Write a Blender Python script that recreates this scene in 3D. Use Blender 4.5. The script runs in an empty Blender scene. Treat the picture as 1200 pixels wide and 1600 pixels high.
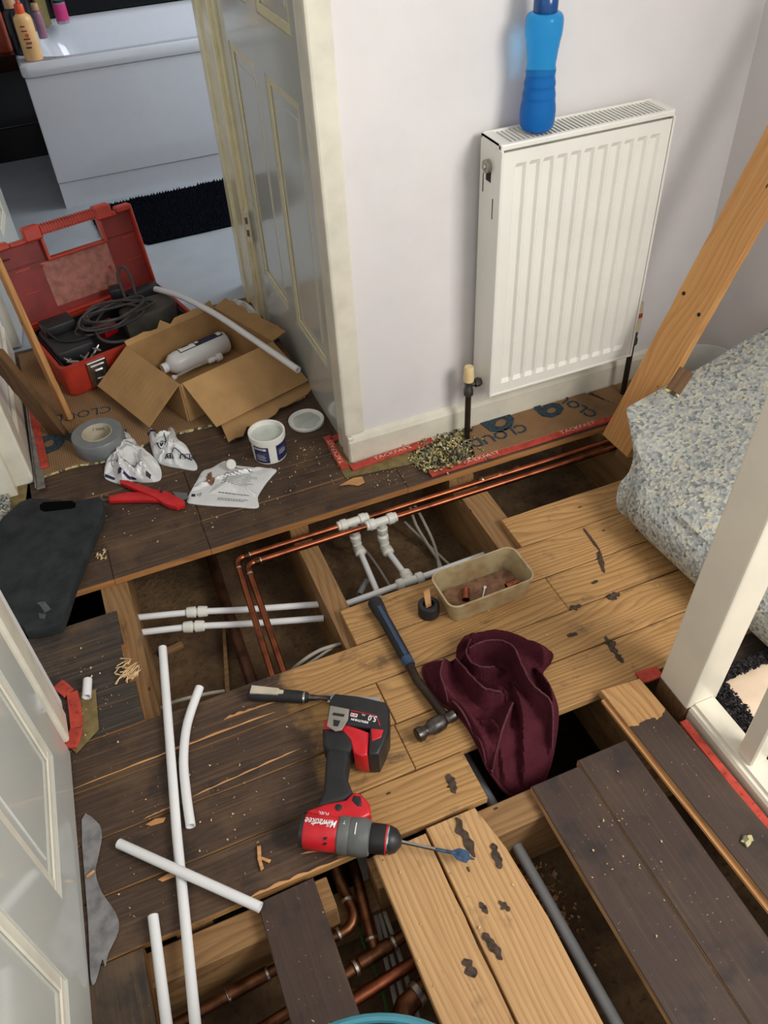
import bpy, bmesh, math, random
from mathutils import Vector, Matrix, noise
C = bpy.context.scene.collection
S = bpy.context.scene
rnd = random.Random(7)
R = math.radians

# ------------------------------------------------------------------ camera
CAM_H = 1.4
F_PX, PITCH, ROLL, YAW = 1288.19, R(43.295), R(-3.595), R(20.051)
_f = Vector((math.sin(YAW)*math.cos(PITCH), math.cos(YAW)*math.cos(PITCH), -math.sin(PITCH)))
_r = Vector((math.cos(YAW), -math.sin(YAW), 0))
_u = _r.cross(_f)
RT = math.cos(ROLL)*_r + math.sin(ROLL)*_u
UP = -math.sin(ROLL)*_r + math.cos(ROLL)*_u
cam = bpy.data.cameras.new('camera')
cam.sensor_fit = 'VERTICAL'; cam.sensor_height = 24.0
cam.lens = F_PX/1600*24.0
cam.clip_start = 0.02
co = bpy.data.objects.new('camera', cam); C.objects.link(co)
co.matrix_world = Matrix(((RT.x, UP.x, -_f.x, 0), (RT.y, UP.y, -_f.y, 0), (RT.z, UP.z, -_f.z, CAM_H), (0, 0, 0, 1)))
S.camera = co

def ray(px, py): return (px-600)/F_PX*RT - (py-800)/F_PX*UP + _f
def P(px, py, z=0.0):                      # the real point at height z that was surveyed at this place in the photo
    d = ray(px, py); t = (z-CAM_H)/d.z
    return Vector((d.x*t, d.y*t, z))
def PX(px, py, x): d = ray(px, py); t = x/d.x; return Vector((x, d.y*t, CAM_H+d.z*t))
def PY(px, py, y): d = ray(px, py); t = y/d.y; return Vector((d.x*t, y, CAM_H+d.z*t))

# ------------------------------------------------------------------ world, lights, exposure
w = bpy.data.worlds.new('world'); S.world = w; w.use_nodes = True
w.node_tree.nodes['Background'].inputs[0].default_value = (0.93, 0.96, 1.0, 1)
w.node_tree.nodes['Background'].inputs[1].default_value = 0.62
def area(name, loc, target, size, power, col):
    l = bpy.data.lights.new(name, 'AREA'); l.shape = 'RECTANGLE'; l.size, l.size_y = size; l.energy = power; l.color = col
    o = bpy.data.objects.new(name, l); C.objects.link(o); o.location = loc
    o.rotation_euler = (Vector(target)-Vector(loc)).to_track_quat('-Z', 'Y').to_euler()
    return o
area('landing_window_light', (1.75, -1.0, 2.15), (0.35, 1.3, 0.1), (1.1, 1.1), 50, (1.0, 0.965, 0.91))
area('bathroom_window_light', (1.9, 3.3, 1.7), (0.0, 3.4, 0.4), (0.8, 1.0), 15, (0.86, 0.93, 1.0))
S.view_settings.view_transform = 'Standard'; S.view_settings.look = 'None'
S.view_settings.gamma = 1.0; S.view_settings.use_curve_mapping = False
S.view_settings.exposure = 0.50

# ------------------------------------------------------------------ materials
def lin(c):
    def f(v):
        v /= 255.0
        return v/12.92 if v <= 0.04045 else ((v+0.055)/1.055)**2.4
    return (f(c[0]), f(c[1]), f(c[2]), 1.0)
class NT:
    def __init__(s, name):
        s.m = bpy.data.materials.new(name); s.m.use_nodes = True; s.t = s.m.node_tree; s.b = s.t.nodes['Principled BSDF']
    def n(s, typ, **kw):
        nd = s.t.nodes.new(typ)
        for k, v in kw.items():
            if k.startswith('i_'):
                key = k[2:]; key = int(key) if key.isdigit() else key.replace('_', ' ')
                if hasattr(v, 'is_output'): s.t.links.new(v, nd.inputs[key])
                else: nd.inputs[key].default_value = v
            else: setattr(nd, k, v)
        return nd
    def l(s, a, b): s.t.links.new(a, b)
    def ramp(s, fac, stops):
        r = s.n('ShaderNodeValToRGB'); s.l(fac, r.inputs[0]); e = r.color_ramp.elements
        while len(e) < len(stops): e.new(0.5)
        for x, (p, c) in zip(e, stops): x.position = p; x.color = c if len(c) == 4 else (*c, 1)
        return r.outputs[0]
    def mix(s, fac, a, b, mode='MIX'):
        m = s.n('ShaderNodeMix', data_type='RGBA', blend_type=mode)
        for i, v in ((0, fac), (6, a), (7, b)):
            if hasattr(v, 'is_output'): s.l(v, m.inputs[i])
            else: m.inputs[i].default_value = v
        return m.outputs[2]
    def math(s, op, a, b=0.0):
        m = s.n('ShaderNodeMath', operation=op)
        for i, v in ((0, a), (1, b)):
            if hasattr(v, 'is_output'): s.l(v, m.inputs[i])
            else: m.inputs[i].default_value = v
        return m.outputs[0]
    def mapping(s, vec, scale, loc=(0, 0, 0)):
        m = s.n('ShaderNodeMapping'); s.l(vec, m.inputs[0]); m.inputs['Scale'].default_value = scale
        if hasattr(loc, 'is_output'): s.l(loc, m.inputs['Location'])
        else: m.inputs['Location'].default_value = loc
        return m.outputs[0]
    def noise(s, vec, scale, detail=3.0, rough=0.55):
        return s.n('ShaderNodeTexNoise', i_Vector=vec, i_Scale=scale, i_Detail=detail, i_Roughness=rough).outputs['Fac']
    def bump(s, h, strength=0.3, dist=0.002):
        b = s.n('ShaderNodeBump', i_Strength=strength, i_Distance=dist); s.l(h, b.inputs['Height']); s.l(b.outputs[0], s.b.inputs['Normal'])
    def col(s, c):
        if hasattr(c, 'is_output'): s.l(c, s.b.inputs['Base Color'])
        else: s.b.inputs['Base Color'].default_value = c
    def p(s, **kw):
        for k, v in kw.items(): s.b.inputs[k.replace('_', ' ')].default_value = v
    def obj(s): return s.n('ShaderNodeTexCoord').outputs['Object']
    def pos(s): return s.n('ShaderNodeNewGeometry').outputs['Position']
    def rand(s): return s.n('ShaderNodeObjectInfo').outputs['Random']

def plain(name, c, rough=0.5, metal=0.0, var=0.08, scale=30, bump=0.0, spec=0.5, coat=0.0, **kw):
    t = NT(name); o = t.obj()
    n = t.noise(o, scale, 4)
    a = lin(c); d = tuple(v*(1-var*2.2) for v in a[:3])+(1,); h = tuple(min(1, v*(1+var)) for v in a[:3])+(1,)
    t.col(t.ramp(n, [(0.3, d), (0.55, a), (0.75, h)]))
    t.p(Roughness=rough, Metallic=metal); t.b.inputs['Specular IOR Level'].default_value = spec
    if coat: t.p(Coat_Weight=coat, Coat_Roughness=0.08)
    if bump: t.bump(n, bump, 0.002)
    t.p(**kw)
    return t.m

def wood(name, light=(196, 152, 98), dark=(140, 92, 50), stain=None, grain=1.0, dirt=0.35, mask='none', streak=1.0, wave=1.0, rough=0.62):
    """Sawn pine: rings along local X, knots, nail marks; optional dark floor paint on the upper face."""
    t = NT(name); o = t.obj(); rd = t.rand()
    off = t.n('ShaderNodeCombineXYZ'); t.l(t.math('MULTIPLY', rd, 23.0), off.inputs[0]); t.l(t.math('MULTIPLY', rd, 7.3), off.inputs[1]); t.l(t.math('MULTIPLY', rd, 3.1), off.inputs[2])
    v = t.n('ShaderNodeVectorMath', operation='ADD'); t.l(o, v.inputs[0]); t.l(off.outputs[0], v.inputs[1]); v = v.outputs[0]
    warp = t.noise(t.mapping(v, (1.5, 7, 7)), 1.0, 2)
    sep = t.n('ShaderNodeSeparateXYZ'); t.l(v, sep.inputs[0])
    y = t.math('ADD', t.math('MULTIPLY', sep.outputs[1], 52.0), t.math('MULTIPLY', warp, 8.0*wave))
    fr = t.math('FRACT', t.math('MULTIPLY', y, 1.25*grain))
    ring = t.ramp(fr, [(0.0, (0.15,)*3), (0.45, (0.42,)*3), (0.82, (1,)*3), (1.0, (0.15,)*3)])
    fine = t.noise(t.mapping(v, (6, 160, 160)), 1.0, 4)
    blot = t.noise(t.mapping(v, (3, 12, 12)), 1.3, 3)
    L = lin(light); D = lin(dark); H = tuple(min(1, x*1.22) for x in L[:3])+(1,)
    base = t.mix(t.math('MULTIPLY', ring, t.math('ADD', 0.35, t.math('MULTIPLY', blot, 1.0))), L, D)
    base = t.mix(t.math('MULTIPLY', blot, 0.55), base, H)
    base = t.mix(t.math('MULTIPLY', t.ramp(fine, [(0.42, (0, 0, 0)), (0.62, (1,)*3)]), 0.28), base, D)
    vor = t.n('ShaderNodeTexVoronoi', i_Vector=t.mapping(v, (4.2, 10, 10)), i_Scale=1.0)
    kn = t.ramp(vor.outputs['Distance'], [(0.05, (1,)*3), (0.10, (0.5,)*3), (0.16, (0,)*3)])
    gate = t.math('GREATER_THAN', t.n('ShaderNodeSeparateColor', i_0=vor.outputs['Color']).outputs[0], 0.62)
    base = t.mix(t.math('MULTIPLY', kn, gate), base, lin((84, 46, 24)))
    # grime, old glue and nail marks on the face
    gr = t.noise(t.mapping(v, (9, 16, 16)), 1.0, 5, 0.65)
    base = t.mix(t.math('MULTIPLY', t.ramp(gr, [(0.58, (0, 0, 0)), (0.70, (1,)*3)]), dirt), base, lin((62, 50, 42)))
    v2 = t.n('ShaderNodeTexVoronoi', i_Vector=t.mapping(v, (14, 30, 30)), i_Scale=1.0)
    sp = t.math('MULTIPLY', t.math('LESS_THAN', v2.outputs['Distance'], 0.075), t.math('GREATER_THAN', t.n('ShaderNodeSeparateColor', i_0=v2.outputs['Color']).outputs[1], 0.72))
    base = t.mix(t.math('MULTIPLY', sp, 0.85 if dirt else 0.0), base, lin((40, 28, 22)))
    rgh = rough
    if stain:
        geo = t.n('ShaderNodeNewGeometry'); gs = t.n('ShaderNodeSeparateXYZ'); t.l(geo.outputs['Position'], gs.inputs[0])
        on = t.n('ShaderNodeSeparateXYZ'); tc = t.n('ShaderNodeTexCoord'); t.l(tc.outputs['Normal'], on.inputs[0])
        top = t.math('GREATER_THAN', on.outputs[2], 0.6)
        if mask == 'edge':                # painted margin of the old floor, bare in the middle where a rug lay
            wob = t.math('MULTIPLY', t.math('SUBTRACT', t.noise(t.mapping(geo.outputs['Position'], (9, 9, 9)), 1.0, 5, 0.6), 0.5), 0.16)
            xx = t.math('ADD', t.math('ADD', gs.outputs[0], wob), t.math('MULTIPLY', gs.outputs[1], -0.02))
            m = t.ramp(xx, [(0.105, (1,)*3), (0.135, (0,)*3)])
        elif mask == 'end':
            oo = t.n('ShaderNodeSeparateXYZ'); t.l(o, oo.inputs[0])
            wob = t.math('MULTIPLY', t.math('SUBTRACT', t.noise(t.mapping(o, (20, 20, 20)), 1.0, 4), 0.5), 0.05)
            m = t.math('LESS_THAN', t.math('ADD', oo.outputs[0], wob), 0.175)
        else: m = 1.0
        m = t.math('MULTIPLY', m, top)
        sc = lin(stain)
        dk = t.mix(t.math('MULTIPLY', ring, 0.5*streak), tuple(x*1.25 for x in sc[:3])+(1,), tuple(x*0.62 for x in sc[:3])+(1,))
        dk = t.mix(t.math('MULTIPLY', t.ramp(fine, [(0.5, (0, 0, 0)), (0.72, (1,)*3)]), 0.5*streak), dk, lin((118, 92, 68)))
        big = t.noise(t.mapping(geo.outputs['Position'], (6, 6, 6)), 1.0, 5, 0.6)
        dk = t.mix(t.ramp(big, [(0.5, (0, 0, 0)), (0.72, (0.75*streak,)*3)]), dk, lin((112, 88, 64)))
        dk = t.mix(t.math('MULTIPLY', t.ramp(t.noise(t.mapping(geo.outputs['Position'], (11, 11, 11)), 1.0, 4), [(0.56, (0, 0, 0)), (0.66, (1,)*3)]), 0.6), dk, lin((40, 35, 33)))
        fl = t.noise(geo.outputs['Position'], 190.0, 2)
        dk = t.mix(t.ramp(fl, [(0.73, (0, 0, 0)), (0.76, (0.8,)*3)]), dk, lin((190, 170, 140)))
        base = t.mix(m, base, dk)
    t.col(base); t.p(Roughness=rgh); t.b.inputs['Specular IOR Level'].default_value = 0.35
    t.bump(t.math('ADD', t.math('MULTIPLY', fine, 0.6), t.math('MULTIPLY', ring, 0.5)), 0.35, 0.0012)
    return t.m

M = {}
M['wall'] = plain('wall_paint', (226, 222, 220), 0.75, var=0.02, scale=9, bump=0.25, spec=0.25)
M['gloss'] = plain('gloss_white', (219, 219, 208), 0.16, var=0.02, scale=6, coat=0.4)
M['cream'] = plain('aged_cream_gloss', (228, 218, 178), 0.25, var=0.05, scale=18, coat=0.3)
M['door'] = plain('door_gloss', (205, 207, 200), 0.13, var=0.02, scale=5, coat=0.5)
M['trim'] = plain('trim_gloss', (226, 220, 202), 0.3, var=0.06, scale=14)
M['newel'] = plain('newel_gloss', (236, 228, 208), 0.3, var=0.03, scale=8)
M['rad'] = plain('radiator_enamel', (236, 234, 224), 0.25, var=0.02, scale=8)
M['floor_l'] = wood('pine_boards_part_painted', light=(186, 145, 92), dark=(114, 76, 42), dirt=0.65, grain=1.35, stain=(68, 52, 41), mask='edge')
M['floor_d'] = wood('pine_boards_painted', stain=(70, 54, 42), mask='all', light=(186, 132, 78), dark=(120, 72, 38))
M['floor_k'] = wood('pine_boards_black', stain=(56, 50, 45), mask='all', light=(186, 132, 78), dark=(120, 72, 38))
M['board_b'] = wood('pine_boards_bare', light=(198, 160, 112), dark=(150, 106, 64), dirt=0.45, grain=1.5, wave=0.55)
M['board_s'] = wood('pine_board_dark_brown', stain=(60, 47, 41), mask='all', light=(206, 166, 116), streak=0.3)
M['board_e'] = wood('pine_board_bare_end', stain=(62, 49, 42), mask='end', streak=0.3, light=(202, 158, 104))
M['joist'] = wood('sawn_joist', light=(150, 116, 76), dark=(104, 72, 42), dirt=0.6)
M['plank'] = wood('new_pine_plank', light=(206, 156, 98), dark=(176, 116, 62), dirt=0.05)
M['plank_e'] = wood('plank_edge', light=(196, 146, 90), dark=(150, 96, 50), dirt=0.2)
M['splint'] = wood('fresh_split_pine', light=(206, 158, 106), dark=(166, 108, 60), dirt=0.0)
M['plank_dk'] = wood('old_plank', light=(120, 88, 58), dark=(70, 50, 34), dirt=0.5)
M['copper'] = plain('copper', (158, 92, 64), 0.36, 1.0, var=0.3, scale=16)
M['copper_d'] = plain('tarnished_copper', (118, 78, 54), 0.45, 1.0, var=0.35, scale=26)
M['copper_k'] = plain('brown_pipe', (96, 62, 46), 0.45, 0.6, var=0.3, scale=20)
M['solder'] = plain('solder', (190, 184, 172), 0.35, 1.0, var=0.25, scale=60)
M['pipe_k'] = plain('dark_iron_pipe', (58, 46, 38), 0.45, 0.5, var=0.25, scale=30)
M['wplas'] = plain('white_plastic', (232, 232, 232), 0.32, var=0.02, scale=12)
M['fit'] = plain('fitting_plastic', (226, 224, 214), 0.35, var=0.03, scale=20)
M['gpipe'] = plain('grey_plastic_pipe', (140, 140, 140), 0.45, var=0.05)
M['cable'] = plain('grey_cable', (172, 164, 152), 0.5, var=0.08)
M['green'] = plain('green_wire', (56, 96, 44), 0.5)
M['black'] = plain('black_plastic', (34, 34, 36), 0.45, var=0.15, scale=40)
M['rubber'] = plain('black_rubber', (30, 31, 32), 0.7, var=0.2, scale=40, bump=0.2)
M['foam'] = plain('black_foam', (50, 53, 54), 0.9, var=0.2, scale=18, bump=0.3, spec=0.2)
M['foam_dust'] = plain('foam_scuff', (92, 92, 92), 0.9, var=0.2, scale=60, spec=0.2)
M['red'] = plain('red_plastic', (200, 30, 40), 0.35, var=0.1, scale=30)
M['case'] = plain('red_case_plastic', (184, 58, 40), 0.42, var=0.12, scale=16)
M['case_in'] = plain('red_case_inside', (140, 42, 36), 0.5, var=0.2, scale=9)
M['cutter'] = plain('red_cutter_metal', (204, 36, 40), 0.35, var=0.1, scale=30)
M['steel'] = plain('steel', (170, 170, 168), 0.3, 1.0, var=0.15, scale=40)
M['chrome'] = plain('chrome', (210, 210, 205), 0.18, 1.0, var=0.05)
M['dsteel'] = plain('dark_steel', (104, 98, 94), 0.4, 1.0, var=0.3, scale=50)
M['grey'] = plain('grey_gearcase', (96, 98, 96), 0.5, var=0.1, scale=40)
M['lgrey'] = plain('belt_clip_grey', (160, 154, 144), 0.4, 0.5, var=0.1)
M['blue_bit'] = plain('blue_bit_paint', (58, 84, 112), 0.45, 0.3, var=0.3, scale=90)
M['blue_grip'] = plain('blue_grip', (44, 66, 92), 0.5, var=0.15)
M['yellowed'] = plain('yellowed_cap_plastic', (226, 202, 150), 0.4, var=0.05)
M['creamcap'] = plain('cream_cap_plastic', (218, 204, 172), 0.4, var=0.05)
M['vmetal'] = plain('valve_metal', (96, 92, 86), 0.4, 0.8, var=0.25, scale=60)
M['card'] = plain('cardboard', (176, 138, 92), 0.85, var=0.08, scale=14, spec=0.2)
M['card_e'] = plain('cardboard_edge', (150, 112, 70), 0.9, var=0.2, scale=120, bump=0.4, spec=0.1)
M['tapeg'] = plain('duct_tape', (128, 132, 132), 0.4, 0.2, var=0.06)
M['core'] = plain('tape_core', (196, 186, 164), 0.8, var=0.08)
M['redgrip'] = plain('red_gripper_paint', (186, 74, 60), 0.65, var=0.16, scale=60, spec=0.2)
M['pinkpale'] = plain('pale_print', (240, 196, 176), 0.8, var=0.1, spec=0.1)
M['hb'] = plain('olive_hardboard', (128, 112, 74), 0.8, var=0.15, scale=50, spec=0.2)
M['ink'] = plain('printed_ink', (28, 30, 40), 0.6, var=0.1)
M['navy'] = plain('navy_print', (36, 42, 84), 0.45, var=0.12, scale=60)
M['white_ink'] = plain('white_ink', (236, 236, 236), 0.5, var=0.01)
M['cloud_ink'] = plain('blue_grey_ink', (62, 76, 84), 0.9, var=0.25, scale=120, spec=0.1)
M['bag'] = plain('white_poly_bag', (226, 226, 224), 0.3, var=0.04, scale=20, bump=0.2)
M['clear'] = plain('clear_film', (150, 152, 156), 0.2, var=0.1, Alpha=0.55)
M['tubp'] = plain('white_tub', (236, 234, 226), 0.35, var=0.02)
M['paste'] = plain('pale_paste', (200, 206, 196), 0.4, var=0.06, scale=30)
M['bath'] = plain('bath_acrylic', (216, 219, 226), 0.12, var=0.01, coat=0.5)
M['tile'] = plain('black_tile', (9, 9, 11), 0.12, var=0.1, spec=0.5)
M['grout'] = plain('grout', (150, 148, 142), 0.8)
M['mat'] = plain('navy_mat', (14, 16, 26), 1.0, var=0.4, scale=160, bump=1.0, spec=0.1)
M['bfloor'] = plain('bathroom_vinyl', (166, 172, 178), 0.4, var=0.05, scale=8)
M['clip'] = plain('dark_slot', (20, 20, 20), 0.8)
M['towel_hem'] = plain('towel_hem', (92, 52, 60), 0.95, var=0.15, scale=90, spec=0.1)
M['paint_grey'] = plain('old_grey_filler', (132, 130, 130), 0.8, var=0.2, scale=40, bump=0.5)
M['carpetdk'] = plain('dark_pile', (60, 56, 58), 1.0, var=0.6, scale=240, bump=1.0, spec=0.05)
M['backing'] = plain('beige_carpet_backing', (222, 198, 172), 0.9, var=0.06, scale=14, bump=0.3, spec=0.1)
M['teal'] = plain('teal_plastic', (62, 128, 142), 0.4, var=0.05)
M['bucketw'] = plain('white_bucket', (224, 222, 214), 0.4, var=0.03)
M['glassblue'] = None

def special():
    t = NT('blue_bottle_plastic')
    t.col(lin((60, 172, 236))); t.p(Roughness=0.15, Transmission_Weight=0.75, IOR=1.2)
    M['bottle'] = t.m
    t = NT('blue_cap_plastic'); t.col(lin((10, 70, 130))); t.p(Roughness=0.2); M['bcap'] = t.m
    t = NT('blue_water'); t.col(lin((24, 134, 224))); t.p(Roughness=0.1, Transmission_Weight=0.5, IOR=1.2); M['bwater'] = t.m
    # crumb foam underlay
    for nm, s0 in (('crumb', 150.0), ('crumb_big', 95.0)):
        t = NT('crumb_foam_' + nm); o = t.obj(); v = t.n('ShaderNodeTexVoronoi', i_Vector=t.mapping(o, (1, 1, 1)), i_Scale=s0)
        c = t.n('ShaderNodeSeparateColor', i_0=v.outputs['Color'])
        if nm == 'crumb':
            st = [(0.0, lin((106, 108, 108))), (0.22, lin((146, 149, 147))), (0.5, lin((172, 174, 170))), (0.80, lin((190, 190, 178))), (0.96, lin((206, 200, 170))), (1.0, lin((198, 176, 140)))]
        else:
            st = [(0.0, lin((30, 32, 34))), (0.35, lin((80, 80, 74))), (0.55, lin((182, 176, 140))), (0.8, lin((216, 196, 120))), (1.0, lin((224, 214, 180)))]
        n = t.noise(o, 7.0, 3)
        t.col(t.mix(t.math('MULTIPLY', n, 0.35), t.ramp(c.outputs[0], st), lin((156, 160, 160) if nm == 'crumb' else (150, 140, 100))))
        t.p(Roughness=0.95); t.b.inputs['Specular IOR Level'].default_value = 0.1; t.bump(v.outputs['Distance'], 0.5, 0.003); M[nm] = t.m
    # woven hessian
    t = NT('brown_hessian_paper'); o = t.obj()
    wv = t.n('ShaderNodeTexWave', i_Vector=o, i_Scale=52.0, i_Distortion=0.8, i_Detail=1.0, bands_direction='X')
    w2 = t.n('ShaderNodeTexWave', i_Vector=o, i_Scale=70.0, i_Distortion=0.8, bands_direction='Y')
    f = t.math('MULTIPLY', t.math('ADD', wv.outputs['Fac'], w2.outputs['Fac']), 0.5)
    b = t.mix(f, lin((112, 82, 56)), lin((172, 136, 98)))
    b = t.mix(t.ramp(t.noise(o, 12, 4), [(0.45, (0, 0, 0)), (0.7, (0.6,)*3)]), b, lin((112, 92, 74)))
    t.col(b); t.p(Roughness=0.95); t.b.inputs['Specular IOR Level'].default_value = 0.1; t.bump(f, 0.5, 0.002); M['hess'] = t.m
    # dusty ceiling back in the void
    t = NT('dusty_void_floor'); o = t.pos(); n = t.noise(o, 9, 6, 0.65); n2 = t.noise(o, 70, 3)
    b = t.ramp(n, [(0.3, lin((66, 49, 32))), (0.5, lin((96, 74, 49))), (0.68, lin((124, 98, 66)))])
    t.col(t.mix(t.ramp(n2, [(0.55, (0, 0, 0)), (0.68, (0.7,)*3)]), b, lin((70, 44, 24)))); t.p(Roughness=0.95); t.bump(n2, 0.8, 0.006); M['void'] = t.m
    t = NT('maroon_terry'); o = t.obj(); n = t.noise(o, 420, 2); n2 = t.noise(o, 16, 4)
    b = t.mix(n2, lin((70, 28, 38)), lin((108, 52, 60)))
    t.col(t.mix(t.math('MULTIPLY', n, 0.5), b, lin((44, 14, 24)))); t.p(Roughness=1.0); t.b.inputs['Specular IOR Level'].default_value = 0.05
    t.bump(n, 0.9, 0.004); M['towel'] = t.m
    # stained translucent tub
    t = NT('stained_translucent_plastic'); o = t.obj(); n = t.noise(o, 30, 4)
    sz = t.n('ShaderNodeSeparateXYZ'); t.l(o, sz.inputs[0])
    t.col(t.mix(t.ramp(n, [(0.4, (0, 0, 0)), (0.7, (0.7,)*3)]), lin((182, 166, 128)), lin((146, 110, 70)))); t.p(Roughness=0.4, Subsurface_Weight=0.3)
    t.b.inputs['Subsurface Radius'].default_value = (0.02, 0.015, 0.01); M['trans'] = t.m
    t = NT('rusty_dirt'); o = t.obj(); n = t.noise(o, 60, 5); t.col(t.ramp(n, [(0.3, lin((96, 68, 52))), (0.65, lin((146, 108, 80)))])); t.p(Roughness=0.95); t.bump(n, 0.8, 0.004); M['dirt'] = t.m
special()

# ------------------------------------------------------------------ mesh helpers
def obj(name, bm, m, parent=None, loc=None, smooth=False, recalc=True):
    if recalc: bmesh.ops.recalc_face_normals(bm, faces=bm.faces)
    me = bpy.data.meshes.new(name); bm.to_mesh(me); bm.free()
    if smooth:
        for f in me.polygons: f.use_smooth = True
        try: me.set_sharp_from_angle(angle=R(40))
        except Exception: pass
    me.materials.append(M[m] if isinstance(m, str) else m)
    o = bpy.data.objects.new(name, me); C.objects.link(o)
    if parent: o.parent = parent
    if loc is not None: o.location = loc
    return o
def tag(o, label, cat, group=None, kind=None):
    o['label'] = label; o['category'] = cat
    if group: o['group'] = group
    if kind: o['kind'] = kind
    return o
def thing(name, label, cat, loc=(0, 0, 0), rz=0.0, group=None):
    o = bpy.data.objects.new(name, None); o.empty_display_size = 0.05; C.objects.link(o); o.location = loc; o.rotation_euler = (0, 0, rz)
    return tag(o, label, cat, group)
def struct(name, bm, m, parent=None, **kw):
    o = obj(name, bm, m, parent, **kw); o['kind'] = 'structure'; return o
def copy_tree(o, parent=None):
    c = o.copy(); C.objects.link(c)
    if parent: c.parent = parent
    for ch in list(o.children): copy_tree(ch, c)
    return c
def B(): return bmesh.new()
def hexa(bm, c8):                        # 4 bottom points, 4 top points
    v = [bm.verts.new(p) for p in c8]
    for f in ((3, 2, 1, 0), (4, 5, 6, 7), (0, 1, 5, 4), (1, 2, 6, 5), (2, 3, 7, 6), (3, 0, 4, 7)): bm.faces.new([v[i] for i in f])
    return v
def bx(bm, x0, x1, y0, y1, z0, z1, bev=0.0, seg=2):
    v = hexa(bm, [(x0, y0, z0), (x1, y0, z0), (x1, y1, z0), (x0, y1, z0), (x0, y0, z1), (x1, y0, z1), (x1, y1, z1), (x0, y1, z1)])
    if bev:
        es = list({e for q in v for e in q.link_edges})
        bmesh.ops.bevel(bm, geom=es, offset=bev, segments=seg, profile=0.5, affect='EDGES')
    return bm
def prism(bm, pts, z0, z1, bev=0.0, seg=3):   # pts 2-D
    a = [bm.verts.new((p[0], p[1], z0)) for p in pts]; b = [bm.verts.new((p[0], p[1], z1)) for p in pts]
    n = len(pts); fs = [bm.faces.new(a[::-1]), bm.faces.new(b)]
    for i in range(n): fs.append(bm.faces.new((a[i], a[(i+1) % n], b[(i+1) % n], b[i])))
    bmesh.ops.recalc_face_normals(bm, faces=fs)
    if bev:
        es = list({e for f in fs[:2] for e in f.edges})
        bmesh.ops.bevel(bm, geom=es, offset=bev, segments=seg, profile=0.5, affect='EDGES', clamp_overlap=True)
    return bm
def smoothpts(pts, n=6, closed=False):
    pts = [Vector(p) for p in pts]; out = []; L = len(pts)
    rng = range(L if closed else L-1)
    for i in rng:
        g = (lambda k: pts[k % L]) if closed else (lambda k: pts[min(max(k, 0), L-1)])
        p0, p1, p2, p3 = g(i-1), g(i), g(i+1), g(i+2)
        for k in range(n):
            t = k/n
            out.append(0.5*((2*p1)+(p2-p0)*t+(2*p0-5*p1+4*p2-p3)*t*t+(3*p1-p0-3*p2+p3)*t**3))
    if not closed: out.append(pts[-1])
    return out
def tube(bm, pts, r, seg=10, hollow=0.0, closed=False):
    pts = [Vector(p) for p in pts]; n = len(pts); rr = r if isinstance(r, (list, tuple)) else [r]*n
    rings = []; up = None
    for i, p in enumerate(pts):
        d = (pts[(i+1) % n] if (closed or i < n-1) else p) - (pts[i-1] if (closed or i > 0) else p)
        if d.length < 1e-9: d = Vector((0, 0, 1))
        d.normalize()
        if up is None: up = Vector((0, 0, 1)) if abs(d.z) < 0.9 else Vector((1, 0, 0))
        a = d.cross(up)
        if a.length < 1e-6: a = d.orthogonal()
        a.normalize(); b = a.cross(d).normalized(); up = b
        rings.append([bm.verts.new(p+rr[i]*(math.cos(2*math.pi*k/seg)*a+math.sin(2*math.pi*k/seg)*b)) for k in range(seg)])
    m = n if closed else n-1
    for i in range(m):
        A, Bq = rings[i], rings[(i+1) % n]
        for k in range(seg): bm.faces.new((A[k], A[(k+1) % seg], Bq[(k+1) % seg], Bq[k]))
    if not closed:
        for end, ring, q, nb in ((0, rings[0], pts[0], pts[1]), (1, rings[-1], pts[-1], pts[-2])):
            if hollow:
                inner = [bm.verts.new(q+(v.co-q)*hollow) for v in ring]
                d = (nb-q).normalized(); deep = [bm.verts.new(v.co+d*r*1.6 if not isinstance(r, (list, tuple)) else v.co+d*rr[0]) for v in inner]
                for k in range(seg):
                    k2 = (k+1) % seg
                    bm.faces.new((ring[k], ring[k2], inner[k2], inner[k])); bm.faces.new((inner[k], inner[k2], deep[k2], deep[k]))
                bm.faces.new(deep)
            else: bm.faces.new(ring)
    return bm
def lathe(bm, prof, p0=(0, 0, 0), axis=(0, 0, 1), seg=24, fn=None):   # prof: (r, h)
    axis = Vector(axis).normalized(); p0 = Vector(p0); a = axis.orthogonal().normalized(); b = axis.cross(a)
    rings = []
    for r, h in prof:
        ring = []
        for k in range(seg):
            q = 2*math.pi*k/seg; r2 = r*(fn(q, h) if fn else 1)
            ring.append(bm.verts.new(p0+axis*h+r2*(math.cos(q)*a+math.sin(q)*b)))
        rings.append(ring)
    for A, Bq in zip(rings, rings[1:]):
        for k in range(seg): bm.faces.new((A[k], A[(k+1) % seg], Bq[(k+1) % seg], Bq[k]))
    bm.faces.new(rings[0][::-1]); bm.faces.new(rings[-1])
    return bm
def rrect(w, h, r, n=5, cx=0, cy=0):
    out = []
    for qx, qy, a0 in ((1, 1, 0), (-1, 1, 90), (-1, -1, 180), (1, -1, 270)):
        for k in range(n+1):
            a = R(a0+90*k/n); out.append((cx+qx*(w/2-r)+r*math.cos(a), cy+qy*(h/2-r)+r*math.sin(a)))
    return out
def loft(bm, loops, cap0=True, cap1=True):     # loops: lists of 3-D points with equal counts
    vs = [[bm.verts.new(p) for p in l] for l in loops]; n = len(vs[0])
    for A, Bq in zip(vs, vs[1:]):
        for k in range(n): bm.faces.new((A[k], A[(k+1) % n], Bq[(k+1) % n], Bq[k]))
    if cap0: bm.faces.new(vs[0][::-1])
    if cap1: bm.faces.new(vs[-1])
    return bm
def L3(l2, z): return [(p[0], p[1], z) for p in l2]
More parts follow.
